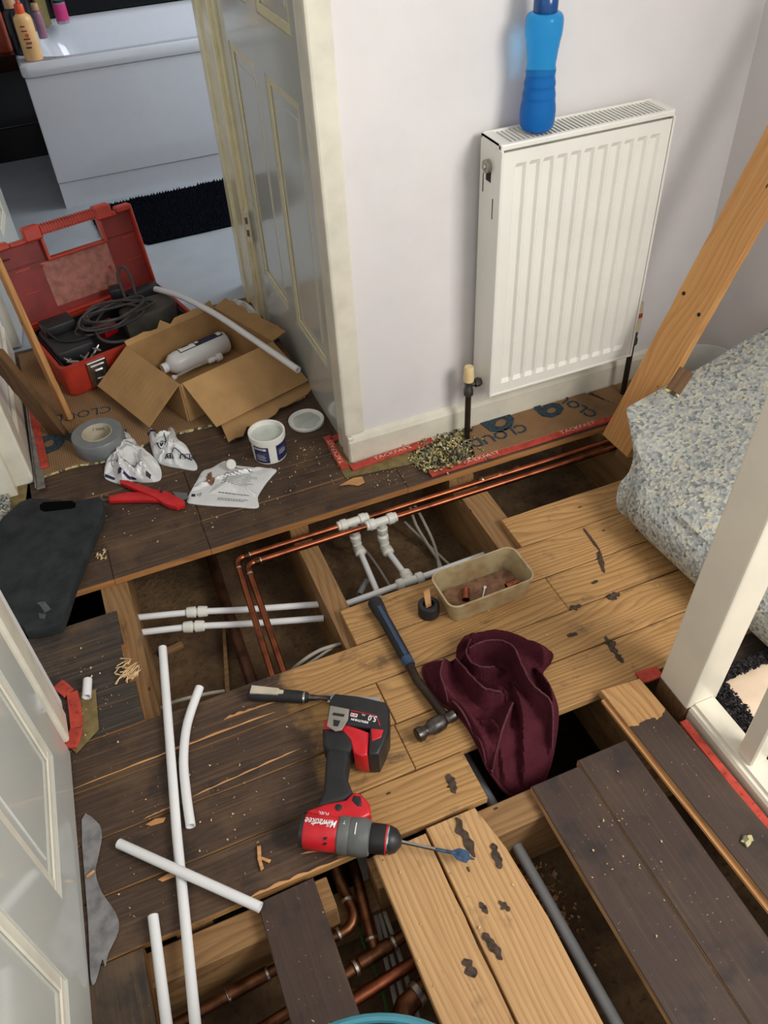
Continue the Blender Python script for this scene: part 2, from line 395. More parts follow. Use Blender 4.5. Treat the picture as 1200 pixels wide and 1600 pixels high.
def grid(bm, fn, nu, nv):
    vs = [[bm.verts.new(fn(i/nu, j/nv)) for j in range(nv+1)] for i in range(nu+1)]
    for i in range(nu):
        for j in range(nv): bm.faces.new((vs[i][j], vs[i+1][j], vs[i+1][j+1], vs[i][j+1]))
    return bm
def thicken(bm, t):
    bmesh.ops.recalc_face_normals(bm, faces=bm.faces)
    bmesh.ops.solidify(bm, geom=list(bm.faces), thickness=t); return bm
def panel(bm, quad, t):                   # a thin plate from four corners
    q = [Vector(p) for p in quad]; n = (q[1]-q[0]).cross(q[3]-q[0]).normalized()*t
    hexa(bm, q+[p+n for p in q]); return bm
def text_obj(txt, size, m, parent, loc, ax, ay, name='lettering', shear=0.0, bold=0.0, hfun=None, squash=1.0):
    """Flat printed lettering in the plane spanned by ax (reading direction) and ay (letter up)."""
    cu = bpy.data.curves.new('lettering', 'FONT'); cu.body = txt; cu.size = size; cu.align_x = 'CENTER'; cu.align_y = 'CENTER'; cu.shear = shear; cu.offset = bold; cu.resolution_u = 2
    o = bpy.data.objects.new('lettering', cu); me = o.to_mesh(); bm = B(); bm.from_mesh(me); o.to_mesh_clear(); bpy.data.objects.remove(o); bpy.data.curves.remove(cu)
    ax = Vector(ax).normalized(); ay = Vector(ay).normalized()
    for v in bm.verts:
        p = Vector(loc)+ax*v.co.x*squash+ay*v.co.y
        if hfun: p.z = hfun(p.x, p.y)
        v.co = p
    n = ax.cross(ay)*0.0004
    if hfun: n = Vector((0, 0, 0.0006))
    for v in bm.verts: v.co += n
    return obj(name, bm, m, parent, recalc=False)

# ------------------------------------------------------------------ floor: void, joists, boards
bm = B(); bx(bm, -0.183, 1.7, 1.0, 2.6, -0.24, -0.2); bx(bm, -0.6, 1.7, -0.4, 0.60, -0.24, -0.2); bx(bm, -0.6, 1.7, -0.4, 2.6, -0.86, -0.82)  # lowest slab is added far down so the open holes fall dark
floor = struct('floor', bm, 'void')
def joist(x0, x1, y0, y1, notch=True, z0=-0.2):
    bm = B(); pr = [(y0, z0), (y1, z0), (y1, -0.021)]
    if notch: pr += [(1.452, -0.021), (1.450, -0.046), (1.378, -0.046), (1.376, -0.021)]
    pr.append((y0, -0.021)); cx = (x0+x1)/2
    a = [bm.verts.new((p[0]-1.2, x0-cx, p[1])) for p in pr]; b = [bm.verts.new((p[0]-1.2, x1-cx, p[1])) for p in pr]
    bm.faces.new(a); bm.faces.new(b[::-1])
    for i in range(len(pr)): bm.faces.new((a[i], b[i], b[(i+1) % len(pr)], a[(i+1) % len(pr)]))
    o = obj('joist', bm, 'joist', floor); o.location = (cx, 1.2, 0); o.rotation_euler = (0, 0, math.pi/2)
    return o
joist(-0.183, -0.122, 0.63, 1.62, False); joist(0.280, 0.327, 0.63, 1.62); joist(0.716, 0.786, 0.63, 1.62); joist(1.175, 1.225, 0.63, 1.62)
def trimmer(x0, x1, cut):
    bm = B(); y0, y1 = 0.562, 0.618
    xs = [(x0, cut[0]), (cut[1], x1)] if cut else [(x0, x1)]
    for a, b in xs: bx(bm, a, b, y0-0.59, y1-0.59, -0.19, -0.021, 0.002, 1)
    if cut: bx(bm, cut[0], cut[1], y0-0.59, y1-0.59, -0.19, -0.105)
    o = obj('joist', bm, 'joist', floor); o.location = (0, 0.59, 0)
trimmer(-0.36, 0.83, (0.078, 0.152))
TH = 0.021
def board(x0, x1, y0, y1, m, along='X', gap=None, z=0.0, parent=floor, bev=0.0016):
    gap = gap or (0.0004 if m in ('floor_d', 'floor_k', 'board_s') else 0.0014); cx, cy = (x0+x1)/2, (y0+y1)/2; dz = rnd.uniform(-0.0012, 0.0012)+z
    L, W = (x1-x0, y1-y0) if along == 'X' else (y1-y0, x1-x0)
    bm = B(); n = max(2, int(L/0.05)); w = W/2-gap
    # slightly uneven long edges
    def ed(s): return [(-L/2+L*i/n, s*(w+rnd.uniform(-0.0012, 0.0008)*(gap/0.0014))) for i in range(n+1)]
    prism(bm, ed(-1)+ed(1)[::-1], -TH, 0, bev, 1)
    o = obj('floorboard', bm, m, parent); o.location = (cx, cy, dz)
    if along == 'Y': o.rotation_euler = (0, 0, math.pi/2)
    return o
for (y0, y1, spans) in ((0.623, 0.727, ((-0.34, 0.392),)), (0.727, 0.832, ((-0.34, 0.296), (0.297, 1.556))), (0.832, 0.938, ((-0.34, 0.300), (0.302, 1.556))),
                        (0.938, 1.043, ((-0.34, 0.756), (0.757, 1.556))), (1.043, 1.148, ((0.300, 1.556),)), (1.148, 1.252, ((0.757, 1.556),))):
    for a, b in spans: board(a, b, y0, y1, 'floor_l')
for y0, y1 in ((1.043, 1.148), (1.148, 1.253), (1.253, 1.358)): board(-0.40, -0.158+rnd.uniform(-0.01, 0.01), y0, y1, 'floor_k')
for y0, y1 in ((1.252, 1.354), (1.354, 1.455)): board(1.225, 1.556, y0, y1, 'floor_l')
rows = [(1.455, 1.561), (1.561, 1.667), (1.667, 1.772), (1.772, 1.877), (1.877, 1.982), (1.982, 2.087), (2.087, 2.192), (2.192, 2.297), (2.297, 2.402), (2.402, 2.507), (2.507, 2.6)]
for i, (y0, y1) in enumerate(rows):
    e = 1.556 if i < 1 else 0.5
    if i == 0: sp = ((-0.42, -0.148), (-0.147, 0.083), (0.084, 0.60), (0.601, e))
    elif i < 3: sp = ((-0.42, 0.086), (0.087, e))
    else: sp = ((-0.3, e),)
    for a, b in sp: board(a, b, y0, min(y1, 1.6 if e > 1 else 9), 'floor_d' if i else 'floor_d')
board(0.5, 1.556, 1.561, 1.618, 'floor_d')
def quadboard(name, pts, z0, z1, m, parent=None):     # outline in x,y; grain along Y
    pts = [Vector((p[0], p[1], 0)) for p in pts]; ctr = sum(pts, Vector())/len(pts)
    bm = B(); prism(bm, [((p-ctr).y, -(p-ctr).x) for p in pts], z0, z1, 0.0015, 1)
    o = obj(name, bm, m, parent); o.location = ctr if parent is None else ctr-Vector((parent.location.x, parent.location.y, parent.location.z)); o.rotation_euler = (0, 0, math.pi/2); return o
# the lower boards that run the other way, fixed on the trimmer
board(-0.36, -0.232, -0.1, 0.621, 'floor_k', 'Y')
board(0.160, 0.263, -0.25, 0.609, 'board_b', 'Y'); quadboard('floorboard', [(0.267, -0.25), (0.371, -0.25), (0.385, 0.40), (0.378, 0.53), (0.362, 0.617), (0.2665, 0.617)], -TH, 0.0, 'board_b', floor)
board(0.473, 0.5765, -0.25, 0.612, 'board_s', 'Y'); board(0.5770, 0.684, -0.25, 0.622, 'board_s', 'Y')
# split tongues left along the board edges
def splinter_strip(p, q, wdt, seed, h=0.0015):
    r2 = random.Random(seed); p, q = Vector(p), Vector(q); d = q-p; n = Vector((-d.y, d.x, 0)).normalized(); N = 22; a = []; b = []
    for i in range(N+1):
        t = i/N; ww = wdt*0.6*(0.35+0.65*abs(noise.noise((seed+t*5, 1, 2)))*1.6)*min(1, 6*min(t, 1-t)+0.1)
        c = p+d*t; a.append((c.x, c.y)); b.append((c.x+n.x*ww, c.y+n.y*ww))
    bm = B(); prism(bm, a+b[::-1], 0.0005, h, 0)
    return obj('splinter_strip', bm, 'splint', floor)
splinter_strip(P(115, 1233), P(430, 1113), 0.009, 1); splinter_strip(P(300, 1246), P(470, 1170), 0.006, 3)
splinter_strip(P(225, 1280), P(285, 1254), 0.004, 4); splinter_strip(P(385, 1406), P(548, 1338), 0.012, 5); splinter_strip(P(350, 1125), P(430, 1097), 0.012, 6)
splinter_strip(P(470, 1335), P(560, 1322), 0.010, 8)

# the loose things lying on the boards as boards
lb = thing('loose_floorboard', 'lifted dark-stained floorboard with a bare pale end, laid over the hole beside the newel post', 'board', (0.745, 0.525, 0.0225), 0)
q = quadboard('board_panel', [(0.715, 0.20), (0.690, 0.724), (0.776, 0.716), (0.800, 0.20)], 0.0015, 0.0225, 'board_e', lb)
bm = B(); bx(bm, -0.25, 0.25, -0.004, 0.004, 0, 0.007)
t_ = obj('tongue', bm, 'splint', lb); t_.location = (-0.0455, -0.066, -0.017); t_.rotation_euler = (0, 0, R(92.6))
bm = B(); prism(bm, [(0, 0), (0.017, 0.004), (0.02, 0.014), (0.008, 0.02), (-0.004, 0.012)], 0, 0.006, 0.002, 1)
o = obj('foam_crumb', bm, 'crumb_big', lb); o.location = (-0.008, -0.165, 0.0)
ob = quadboard('loose_floorboard', [(-0.052, -0.05), (-0.043, 0.612), (0.056, 0.615), (0.050, -0.05)], -0.019, 0.002, 'board_s')
tag(ob, 'short dark brown board laid across the pipe trench at the bottom edge', 'board')

# ------------------------------------------------------------------ walls
HW = 2.4
bm = B(); bx(bm, 0.516, 1.72, 1.62, 1.72, -0.02, HW)
wall_back = struct('wall_back', bm, 'wall')
bm = B(); bx(bm, 1.56, 1.66, 0.2, 1.62, -0.02, HW); struct('wall_right', bm, 'wall')
bm = B(); bx(bm, -0.6, 1.75, 2.6, 2.64, -0.86, -0.03); bx(bm, -0.64, -0.6, -0.4, 2.6, -0.86, -0.03); bx(bm, 1.70, 1.74, -0.4, 2.6, -0.86, -0.03); bx(bm, -0.6, 1.75, -0.44, -0.4, -0.86, -0.03); struct('wall_void_light_block', bm, 'void')  # unseen perimeter added to stop outside light leaking under the floor
bm = B(); bx(bm, -0.42, -0.30, 1.985, 2.6, -0.02, HW); bx(bm, -0.42, -0.318, -0.4, 0.30, -0.02, HW); bx(bm, -0.42, -0.30, 1.10, 1.16, -0.02, HW); struct('wall_left', bm, 'wall')
bm = B(); bx(bm, 0.55, 0.62, 1.72, 2.62, -0.02, HW); bx(bm, 0.516, 2.6, 2.62, 2.70, -0.2, HW); struct('wall_cupboard', bm, 'wall')
bm = B(); bx(bm, -0.7, -0.29, 2.6, 2.68, -0.2, HW); struct('wall_bathroom_left', bm, 'wall')
bm = B(); bx(bm, -0.42, 1.66, 0.25, 2.70, HW, HW+0.06); struct('ceiling', bm, 'wall')
bm = B(); bx(bm, -0.9, 2.6, 2.70, 4.5, HW, HW+0.06); struct('ceiling_bathroom', bm, 'wall')
def skirt(name, x0, x1):
    bm = B(); a = [(1.6195, 0.0), (1.604, 0.0), (1.604, 0.066), (1.609, 0.078), (1.6195, 0.084)]
    loft(bm, [[(x, p[0], p[1]) for p in a] for x in (x0, x1)])
    struct(name, bm, 'trim')
skirt('baseboard_back', 0.503, 1.558)
bm = B(); bx(bm, 0.500, 0.5155, 1.606, 1.66, 0.0, 0.082, 0.002, 1); struct('baseboard_corner', bm, 'trim')
bm = B(); bx(bm, 1.542, 1.5595, 0.75, 1.603, 0.0, 0.08, 0.003, 1); struct('baseboard_right', bm, 'trim')

# architraves; door_1 is the cupboard door
def panels(parent, X, face, ys, zs, mold='cream', infill='door', t=0.008):
    """recessed panels with a raised moulding; face = -1 for a leaf seen from -X, +1 seen from +X"""
    for (y0, y1) in ys:
        for (z0, z1) in zs:
            w = 0.022; f = B()
            for a in ((y0, y1, z0, z0+w), (y0, y1, z1-w, z1), (y0, y0+w, z0+w, z1-w), (y1-w, y1, z0+w, z1-w)):
                lo, hi = sorted((X, X+face*0.005)); bx(f, lo, hi, a[0], a[1], a[2], a[3], 0.002, 1)
            obj('panel_moulding', f, mold, parent)
            g = B(); lo, hi = sorted((X-face*0.004, X+face*0.002))
            bx(g, lo, hi, y0+0.045, y1-0.045, z0+0.045, z1-0.045, 0.002, 1); obj('raised_panel', g, infill, parent)
def leaf(name, X, face, y0, y1, ys, zs, th=0.035, z0=0.006, z1=2.0, mold='cream', m='door'):
    """door leaf: stiles and rails stand proud of the recessed infill"""
    bm = B(); fx = X; d = -face
    def pc(a, b, c, e, dep0, dep1):
        lo, hi = sorted((fx+d*dep0, fx+d*dep1)); bx(bm, lo, hi, a, b, c, e)
    pc(y0, y1, z0, z1, 0.008, th)
    yy = [y0]+[q for p in ys for q in p]+[y1]; zz = [z0]+[q for p in zs for q in p]+[z1]
    for i in range(0, len(yy), 2): pc(yy[i], yy[i+1], z0, z1, 0, 0.0085)
    for j in range(0, len(zz), 2):
        for (a, b) in ys: pc(a, b, zz[j], zz[j+1], 0, 0.0085)
    o = struct(name, bm, m)
    panels(o, X+d*0.008, face, ys, zs, mold, m)
    return o
d1 = leaf('door_1', 0.512, -1, 1.705, 2.41, [(1.765, 2.02), (2.10, 2.345)], [(0.20, 0.85), (0.97, 1.60), (1.70, 1.90)])
bm = B(); bx(bm, 0.496, 0.55, 1.612, 1.678, 0.084, HW, 0.006, 2); bx(bm, 0.503, 0.55, 1.678, 1.70, 0.0, HW); struct('trim_1', bm, 'trim')
bm = B(); bx(bm, 0.492, 0.55, 2.440, 2.60, 0.0, HW, 0.008, 2); bx(bm, 0.503, 0.55, 2.412, 2.442, 0, HW, 0.003, 1); bx(bm, 0.486, 0.52, 2.555, 2.615, 0, HW, 0.006, 2); struct('trim_2', bm, 'cream')
h = thing('door_hinge', 'small painted steel hinge on the cupboard door edge beside the bathroom doorway', 'hinge', (0.500, 2.414, 0.33))
bm = B(); bx(bm, 0, 0.004, -0.016, 0.016, -0.05, 0.05, 0.001, 1); obj('hinge_leaf', bm, 'trim', h)
for k in range(5): bm = B(); lathe(bm, [(0.0055, 0), (0.0055, 0.017)], (-0.002, 0, -0.048+k*0.0195), seg=10); obj('knuckle', bm, 'steel' if k % 2 else 'trim', h, smooth=True)
# left hand side: architrave, the closed front-left door and the far jamb
bm = B(); bx(bm, -0.33, -0.292, 1.045, 1.115, 0.012, HW, 0.006, 2); bx(bm, -0.42, -0.305, 1.030, 1.050, 0, HW); struct('trim_3', bm, 'trim')
d2 = leaf('door_2', 0.0, 1, -0.70, 0.0, [(-0.64, -0.462), (-0.342, -0.080)], [(0.12, 0.86), (0.97, 1.60)], z0=0.005, mold='trim')
d2.location = (-0.297, 1.028, 0); d2.rotation_euler = (0, 0, R(-3.0))
bm = B(); bx(bm, -0.40, -0.285, 1.895, 1.985, 0.0, HW, 0.006, 2); bx(bm, -0.42, -0.33, 1.86, 1.90, 0.0, HW); struct('trim_4', bm, 'trim')
bm = B(); bx(bm, -0.2995, -0.286, 1.985, 2.6, 0.0, 0.1, 0.004, 1); struct('baseboard_left', bm, 'trim')
d3 = leaf('door_3', 0.0, 1, 0.02, 0.72, [(0.12, 0.34), (0.42, 0.63)], [(0.2, 0.85), (0.97, 1.60)], mold='trim', m='gloss')
d3.location = (-0.262, 2.60, 0); d3.rotation_euler = (0, 0, R(-5.5))
bm = B(); bx(bm, -1.6, -0.42, 0.2, 2.9, -0.03, -0.004); struct('floor_side_room', bm, 'floor_k')
bm = B(); bx(bm, -1.7, -1.6, 0.2, 2.9, -0.03, HW); bx(bm, -1.6, -0.66, 2.75, 2.85, -0.03, HW); struct('wall_side_room', bm, 'wall')

# ------------------------------------------------------------------ bathroom
bm = B(); bx(bm, -0.9, 2.2, 2.602, 4.5, -0.05, 0.001); struct('floor_bathroom', bm, 'bfloor')
bm = B(); bx(bm, -0.9, 2.2, 4.41, 4.5, 0.0, HW); wb = struct('wall_bathroom_back', bm, 'grout')
bm = B(); bx(bm, -0.9, -0.82, 2.68, 4.41, 0.0, HW); struct('wall_bathroom_side', bm, 'wall')
tm = None
for i in range(-3, 8):
    for j in range(3):
        x0 = 0.0165+0.2505*i; z0 = [-0.25, 0.1525, 0.5525][j]; z1 = [0.1485, 0.5485, 0.9485][j]
        if tm is None or j == 0:
            bm = B(); bx(bm, 0, 0.247, 4.398, 4.412, 0, 0.396, 0.0015, 1); o = obj('tile', bm, 'tile', wb); tm = o.data
        else: o = bpy.data.objects.new('tile', tm); C.objects.link(o); o.parent = wb
        o.location = (x0, 0, z0)
bt = thing('bathtub', 'white acrylic bath with a plain front panel against the black tiled wall', 'bathtub', (0.85, 4.04, 0))
W, D = 1.70, 0.70
bm = B()
loft(bm, [L3(rrect(W, D, 0.03), 0.508), L3(rrect(W+0.004, D+0.004, 0.032), 0.512), L3(rrect(W+0.004, D+0.004, 0.032), 0.545), L3(rrect(W-0.012, D-0.012, 0.03), 0.556),
          L3(rrect(W-0.10, D-0.10, 0.14, cy=0.0), 0.554), L3(rrect(W-0.14, D-0.13, 0.15), 0.540), L3(rrect(W-0.26, D-0.19, 0.17), 0.40), L3(rrect(W-0.44, D-0.26, 0.16), 0.22), L3(rrect(W-0.62, D-0.36, 0.14), 0.165)], cap0=False)
obj('tub_shell', bm, 'bath', bt, smooth=True)
bm = B(); bx(bm, -W/2+0.006, W/2, -D/2+0.006, -D/2+0.03, 0.105, 0.506, 0.004, 2); bx(bm, -W/2+0.006, -W/2+0.03, -D/2+0.02, D/2, 0.105, 0.506); obj('front_panel', bm, 'bath', bt)
bm = B(); bx(bm, -W/2+0.008, W/2, -D/2+0.010, -D/2+0.03, 0, 0.104); obj('plinth', bm, 'bath', bt)
# mat
mt = thing('bath_mat', 'dark navy tufted bath mat lying in front of the bath', 'mat', (0, 0, 0.001))
cr = [P(138, 323), P(365, 272), P(385, 345), P(162, 366)]; cr = [Vector((0.09, 3.625, 0)), Vector((0.80, 3.655, 0)), Vector((0.78, 3.19, 0)), Vector((0.262, 3.175, 0)), Vector((0.10, 3.34, 0))]
bm = B(); prism(bm, [(p.x, p.y) for p in cr], 0, 0.010, 0.003, 1); obj('backing', bm, 'mat', mt)
bm = B(); r2 = random.Random(5)
def inside(p, poly):
    c = False; n = len(poly)
    for i in range(n):
        a, b = poly[i], poly[i-1]
        if (a[1] > p[1]) != (b[1] > p[1]) and p[0] < (b[0]-a[0])*(p[1]-a[1])/(b[1]-a[1])+a[0]: c = not c
    return c
poly = [(p.x, p.y) for p in cr]
for i in range(60):
    for j in range(40):
        x, y = 0.09+i*0.0125+(j % 2)*0.006, 3.17+j*0.0125
        if inside((x, y), poly):
            h = r2.uniform(0.016, 0.024); s = 0.006
            v = [bm.verts.new((x+s*math.cos(a), y+s*math.sin(a), 0.008)) for a in (0, 1.57, 3.14, 4.71)]; tp = bm.verts.new((x+r2.uniform(-.004, .004), y+r2.uniform(-.004, .004), h))
            for k in range(4): bm.faces.new((v[k], v[(k+1) % 4], tp))
o = obj('tufts', bm, 'mat', mt, smooth=True); o['kind'] = 'stuff'
# toiletries on the end of the bath
M['peach'] = plain('peach_lotion', (238, 190, 128), 0.35, var=0.05); M['orangecap'] = plain('orange_cap', (232, 84, 40), 0.35); M['terra'] = plain('terracotta_plastic', (168, 72, 44), 0.4)
M['dkbot'] = plain('black_bottle', (20, 22, 30), 0.2); M['tancap'] = plain('tan_cap', (196, 152, 112), 0.4); M['olive'] = plain('olive_gold', (164, 148, 92), 0.35, 0.3); M['pink'] = plain('pink_print', (214, 60, 128), 0.35)
M['tealb'] = plain('teal_bottle', (40, 140, 170), 0.3); M['mauve'] = plain('mauve_bottle', (160, 110, 130), 0.35); M['silver'] = plain('silver_can', (176, 172, 178), 0.3, 0.6)
def bottle(name, label, loc, r, h, mb, mc, capr=0.6, caph=0.035, nozzle=None, prints=(), shoulder=0.16):
    t = thing(name, label, 'bottle', loc, 0, 'toiletries on the end of the bath')
    bm = B(); lathe(bm, [(r*0.92, 0), (r, 0.004), (r, h*(1-shoulder)), (r*0.93, h*(1-shoulder*0.5)), (r*0.6, h*0.985), (r*0.5, h)], seg=28); obj('bottle_body', bm, mb, t, smooth=True)
    bm = B(); lathe(bm, [(r*capr, h), (r*capr, h+caph), (r*capr*0.85, h+caph+0.004)], seg=20); obj('cap', bm, mc, t, smooth=True)
    if nozzle:
        bm = B(); lathe(bm, [(0.006, h+caph), (0.006, h+caph+0.02), (0.014, h+caph+0.02), (0.014, h+caph+0.04)], seg=14); obj('pump_head', bm, nozzle, t, smooth=True)
    for (z0, z1, mm, a0, a1) in prints:
        bm = B(); grid(bm, lambda u, v: ((r+0.0006)*math.cos(a0+(a1-a0)*u), (r+0.0006)*math.sin(a0+(a1-a0)*u), z0+(z1-z0)*v), 8, 1); obj('printed_label', bm, mm, t)
    return t
fa = -1.6
yb = bottle('lotion_bottle', 'peach lotion bottle with an orange pump cap on the front corner of the bath', (0.062, 3.745, 0.556), 0.034, 0.155, 'peach', 'orangecap', 0.5, 0.026, 'orangecap',
       [(0.045, 0.050, 'ink', fa-0.5, fa+0.1), (0.058, 0.066, 'terra', fa-0.35, fa+0.25), (0.074, 0.078, 'ink', fa-0.5, fa+0.2), (0.115, 0.12, 'terra', fa-0.5, fa), (0.10, 0.105, 'terra', fa-0.5, fa+0.1)])
bm = B(); lathe(bm, [(0.0001, 0), (0.007, 0.0002), (0.007, 0.0012)], (-0.002, -0.0336, 0.088), (0, -1, 0), 16); obj('printed_dot', bm, 'orangecap', yb)
bottle('shampoo_bottle', 'black bottle with a tan cap standing behind the peach lotion bottle', (0.035, 3.86, 0.556), 0.036, 0.155, 'dkbot', 'tancap', 0.6, 0.03)
bottle('pump_bottle', 'teal pump bottle behind the black shampoo bottle', (0.045, 4.02, 0.556), 0.034, 0.17, 'tealb', 'white_ink', 0.4, 0.02, 'tealb')
bottle('conditioner_bottle', 'small mauve bottle with a tan cap beside the bath rim', (0.127, 4.06, 0.556), 0.018, 0.10, 'mauve', 'tancap', 0.8, 0.02)
bottle('body_wash_bottle', 'tall black bottle standing in the bath corner by the tiles', (0.075, 4.20, 0.556), 0.040, 0.21, 'dkbot', 'black', 0.5, 0.02)
t = thing('carton', 'olive gold upright carton leaning on the tiles behind the bath', 'carton', (0.158, 4.30, 0.5555), 0.1, 'toiletries on the end of the bath'); bm = B(); bx(bm, -0.022, 0.022, -0.03, 0.03, 0, 0.2, 0.002, 1); obj('carton_body', bm, 'olive', t); bm = B(); bx(bm, 0.0225, 0.0232, -0.02, 0.02, 0.06, 0.15); obj('printed_label', bm, 'silver', t)
sp = bottle('spray_can', 'silver spray can with pink print at the back of the bath', (0.232, 4.27, 0.556), 0.027, 0.20, 'silver', 'black', 0.6, 0.02, None, [(0.012, 0.075, 'pink', -2.9, 0.0), (0.095, 0.19, 'pink', -2.2, -0.9), (0.08, 0.09, 'ink', -2.6, -0.2)])
bm = B(); bx(bm, -0.20, -0.003, 3.86, 4.40, 0.50, 0.556); struct('trim_5', bm, 'tile')
bottle('gel_bottle', 'terracotta orange bottle left of the black shampoo bottle on the tiled ledge', (-0.030, 3.93, 0.5565), 0.026, 0.15, 'terra', 'terra', 0.7, 0.03)

# ------------------------------------------------------------------ floor coverings and grippers
bm = B()
pts = [(-0.275, 2.57), (0.488, 2.58), (0.488, 1.95), (0.40, 1.93), (0.30, 1.955), (0.21, 1.93), (0.06, 1.94), (-0.02, 1.915), (-0.10, 1.90), (-0.18, 1.915), (-0.268, 1.905)]
hu = thing('underlay_remnant', 'brown hessian-backed carpet underlay with blue print under the cardboard box and tool case', 'underlay')
prism(bm, pts, 0.001, 0.0075, 0.001, 1); obj('hessian_sheet', bm, 'hess', hu)
bm = B(); e = [(-0.27, 1.909), (-0.18, 1.918), (-0.10, 1.903), (-0.02, 1.918), (0.06, 1.943), (0.21, 1.933), (0.30, 1.957), (0.40, 1.932), (0.488, 1.952)]
es = [(p[0], p[1]) for p in smoothpts([(a, b, 0) for a, b in e], 6)]
lo = [(x, y-0.006-0.010*abs(noise.noise((x*40, 0, 3)))) for x, y in es]; prism(bm, es+lo[::-1], 0.0008, 0.0066, 0.001, 1); obj('foam_edge', bm, 'crumb_big', hu)
def ink(parent, txt, size, c, ang, z, m='cloud_ink', bold=0.0, squash=1.0):
    c = Vector((c[0], c[1], z)); a = Vector((math.cos(ang), math.sin(ang), 0)); return text_obj(txt, size, m, parent, c, a, Vector((-a.y, a.x, 0)), bold=bold, squash=squash)
ink(hu, '9', 0.19, P(98, 693), R(80), 0.0078, bold=0.006); ink(hu, 'CLOUD', 0.05, P(128, 650), R(172), 0.0078); ink(hu, 'CLOUD', 0.05, (0.25, 2.45), R(172), 0.0078)
hs = thing('underlay_strip', 'strip of brown hessian underlay printed in blue along the wall below the radiator', 'underlay')
bm = B(); prism(bm, [(0.805, 1.482), (0.93, 1.478), (1.05, 1.480), (1.262, 1.476), (1.272, 1.50), (1.215, 1.601), (1.0, 1.601), (0.86, 1.601), (0.83, 1.56)], 0.001, 0.008, 0.001, 1); obj('hessian_sheet', bm, 'hess', hs)
ink(hs, 'CLOUD', 0.050, P(778, 684, 0), R(181), 0.0083, bold=0.0012); ink(hs, '9', 0.15, P(768, 660), R(215), 0.0083, bold=0.003, squash=1.4); ink(hs, '9', 0.13, P(850, 640), R(205), 0.0083, bold=0.003, squash=1.3); ink(hs, 'CLOUD', 0.048, P(893, 634), R(110), 0.0083, bold=0.0012)
h2 = B(); prism(h2, [(1.285, 1.46), (1.50, 1.44), (1.53, 1.598), (1.235, 1.600)], 0.001, 0.006, 0.001, 1); tag(obj('underlay_offcut', h2, 'hess'), 'plain hessian offcut behind the foot of the leaning plank in the corner', 'underlay')
# patch of loose foam granules by the valve pipe
r2 = random.Random(11); bm = B()
def crumb(bm, c, s, r2):
    v = [Vector((r2.uniform(-1, 1), r2.uniform(-1, 1), r2.uniform(-.6, 1)))*s+Vector(c) for _ in range(5)]
    v = [bm.verts.new(p) for p in v]
    for f in ((0, 1, 2), (0, 2, 3), (0, 3, 1), (4, 2, 1), (4, 3, 2), (4, 1, 3)): bm.faces.new([v[i] for i in f])
pl = [tuple(P(*a)[:2]) for a in ((640, 722), (660, 690), (735, 668), (735, 700), (738, 718), (700, 738), (665, 742))]
base = [Vector((x, y, 0)) for x, y in pl]
gx = [p[0] for p in pl]; gy = [p[1] for p in pl]
for _ in range(1900):
    x, y = r2.uniform(min(gx), max(gx)), r2.uniform(min(gy)-0.01, max(gy))
    if inside((x, y), pl) or r2.random() < 0.05: crumb(bm, (x, y, r2.uniform(0.002, 0.012)), r2.uniform(0.003, 0.0065), r2)
tag(obj('foam_granules', bm, 'crumb_big'), 'heap of loose yellow and black foam granules around the left radiator pipe', 'foam', kind='stuff')
def gripper(name, label, a, b, wd=0.022, text=None, z=0.0015, trev=False, ts=0.018):
    a, b = Vector((a[0], a[1], 0)), Vector((b[0], b[1], 0)); d = b-a; L = d.length
    t = thing(name, label, 'gripper', (*((a+b)/2)[:2], z), math.atan2(d.y, d.x), 'carpet gripper rods')
    bm = B(); n = max(3, int(L/0.05)); r3 = random.Random(int(L*1e5))
    pr = [(-L/2+L*i/n, -wd/2+r3.uniform(-.0012, .0012)) for i in range(n+1)]+[(L/2-L*i/n, wd/2+r3.uniform(-.0012, .0012)) for i in range(n+1)]
    prism(bm, pr, 0, 0.006, 0.0008, 1); obj('wood_strip', bm, 'redgrip', t)
    bm = B()
    for i in range(int(L/0.022)):
        x = -L/2+0.011+i*0.022; y = (-1)**i*wd*0.2; lathe(bm, [(0.0007, 0), (0.0001, 0.006)], (x, y, 0.0055), (0.3, 0.2, 1), 5)
    o = obj('pins', bm, 'steel', t); o['kind'] = 'stuff'
    if text:
        k = max(1, int(L/0.2)); s = -1 if trev else 1
        for i in range(k): text_obj(text, ts, 'pinkpale', t, (-L/2+L*(i+0.5)/k, 0, 0.0062), (s, 0, 0), (0, s, 0), squash=1.25)
    return t
gripper('gripper_rod', 'red gripper rod with pale lettering along the skirting left of the foam granules', (0.493, 1.582), (0.735, 1.594), 0.024, 'TACKFAST', z=0.004)
gripper('gripper_rod', 'long red gripper rod along the cut board edge under the radiator', P(672, 743), P(974, 649), 0.022, 'TACKFAST', z=0.001)
gripper('gripper_rod', 'short red gripper rod at the wall corner beside the cupboard door', (0.480, 1.735), (0.478, 1.585), 0.022, 'TACKFAST', z=0.004, trev=True)
gripper('gripper_rod', 'red gripper rod stub against the cupboard door foot', P(519, 691), P(533, 682), 0.02, z=0.004)
gripper('gripper_rod', 'red gripper rod lying beside the metal strip at the far left doorway', P(72, 735), P(52, 640), 0.022, z=0.0085)
gripper('gripper_rod', 'tiny red gripper offcut at the foot of the far left door frame', P(36, 752), P(56, 742), 0.02)
gripper('gripper_rod', 'red gripper rod running along the white balustrade rail', (0.803, 0.61), (0.808, 0.10), 0.016, z=0.001)
gripper('gripper_rod', 'red gripper offcut beside the newel post foot', P(998, 1062), P(1030, 1051), 0.026)
gripper('gripper_rod', 'worn red gripper piece angled around the front left door frame, upper one', P(92, 1072), P(110, 1086), 0.024, z=0.004)
gripper('gripper_rod', 'worn red gripper piece beside the short pipe offcut by the door frame', P(115, 1085), P(122, 1140), 0.024, z=0.004)
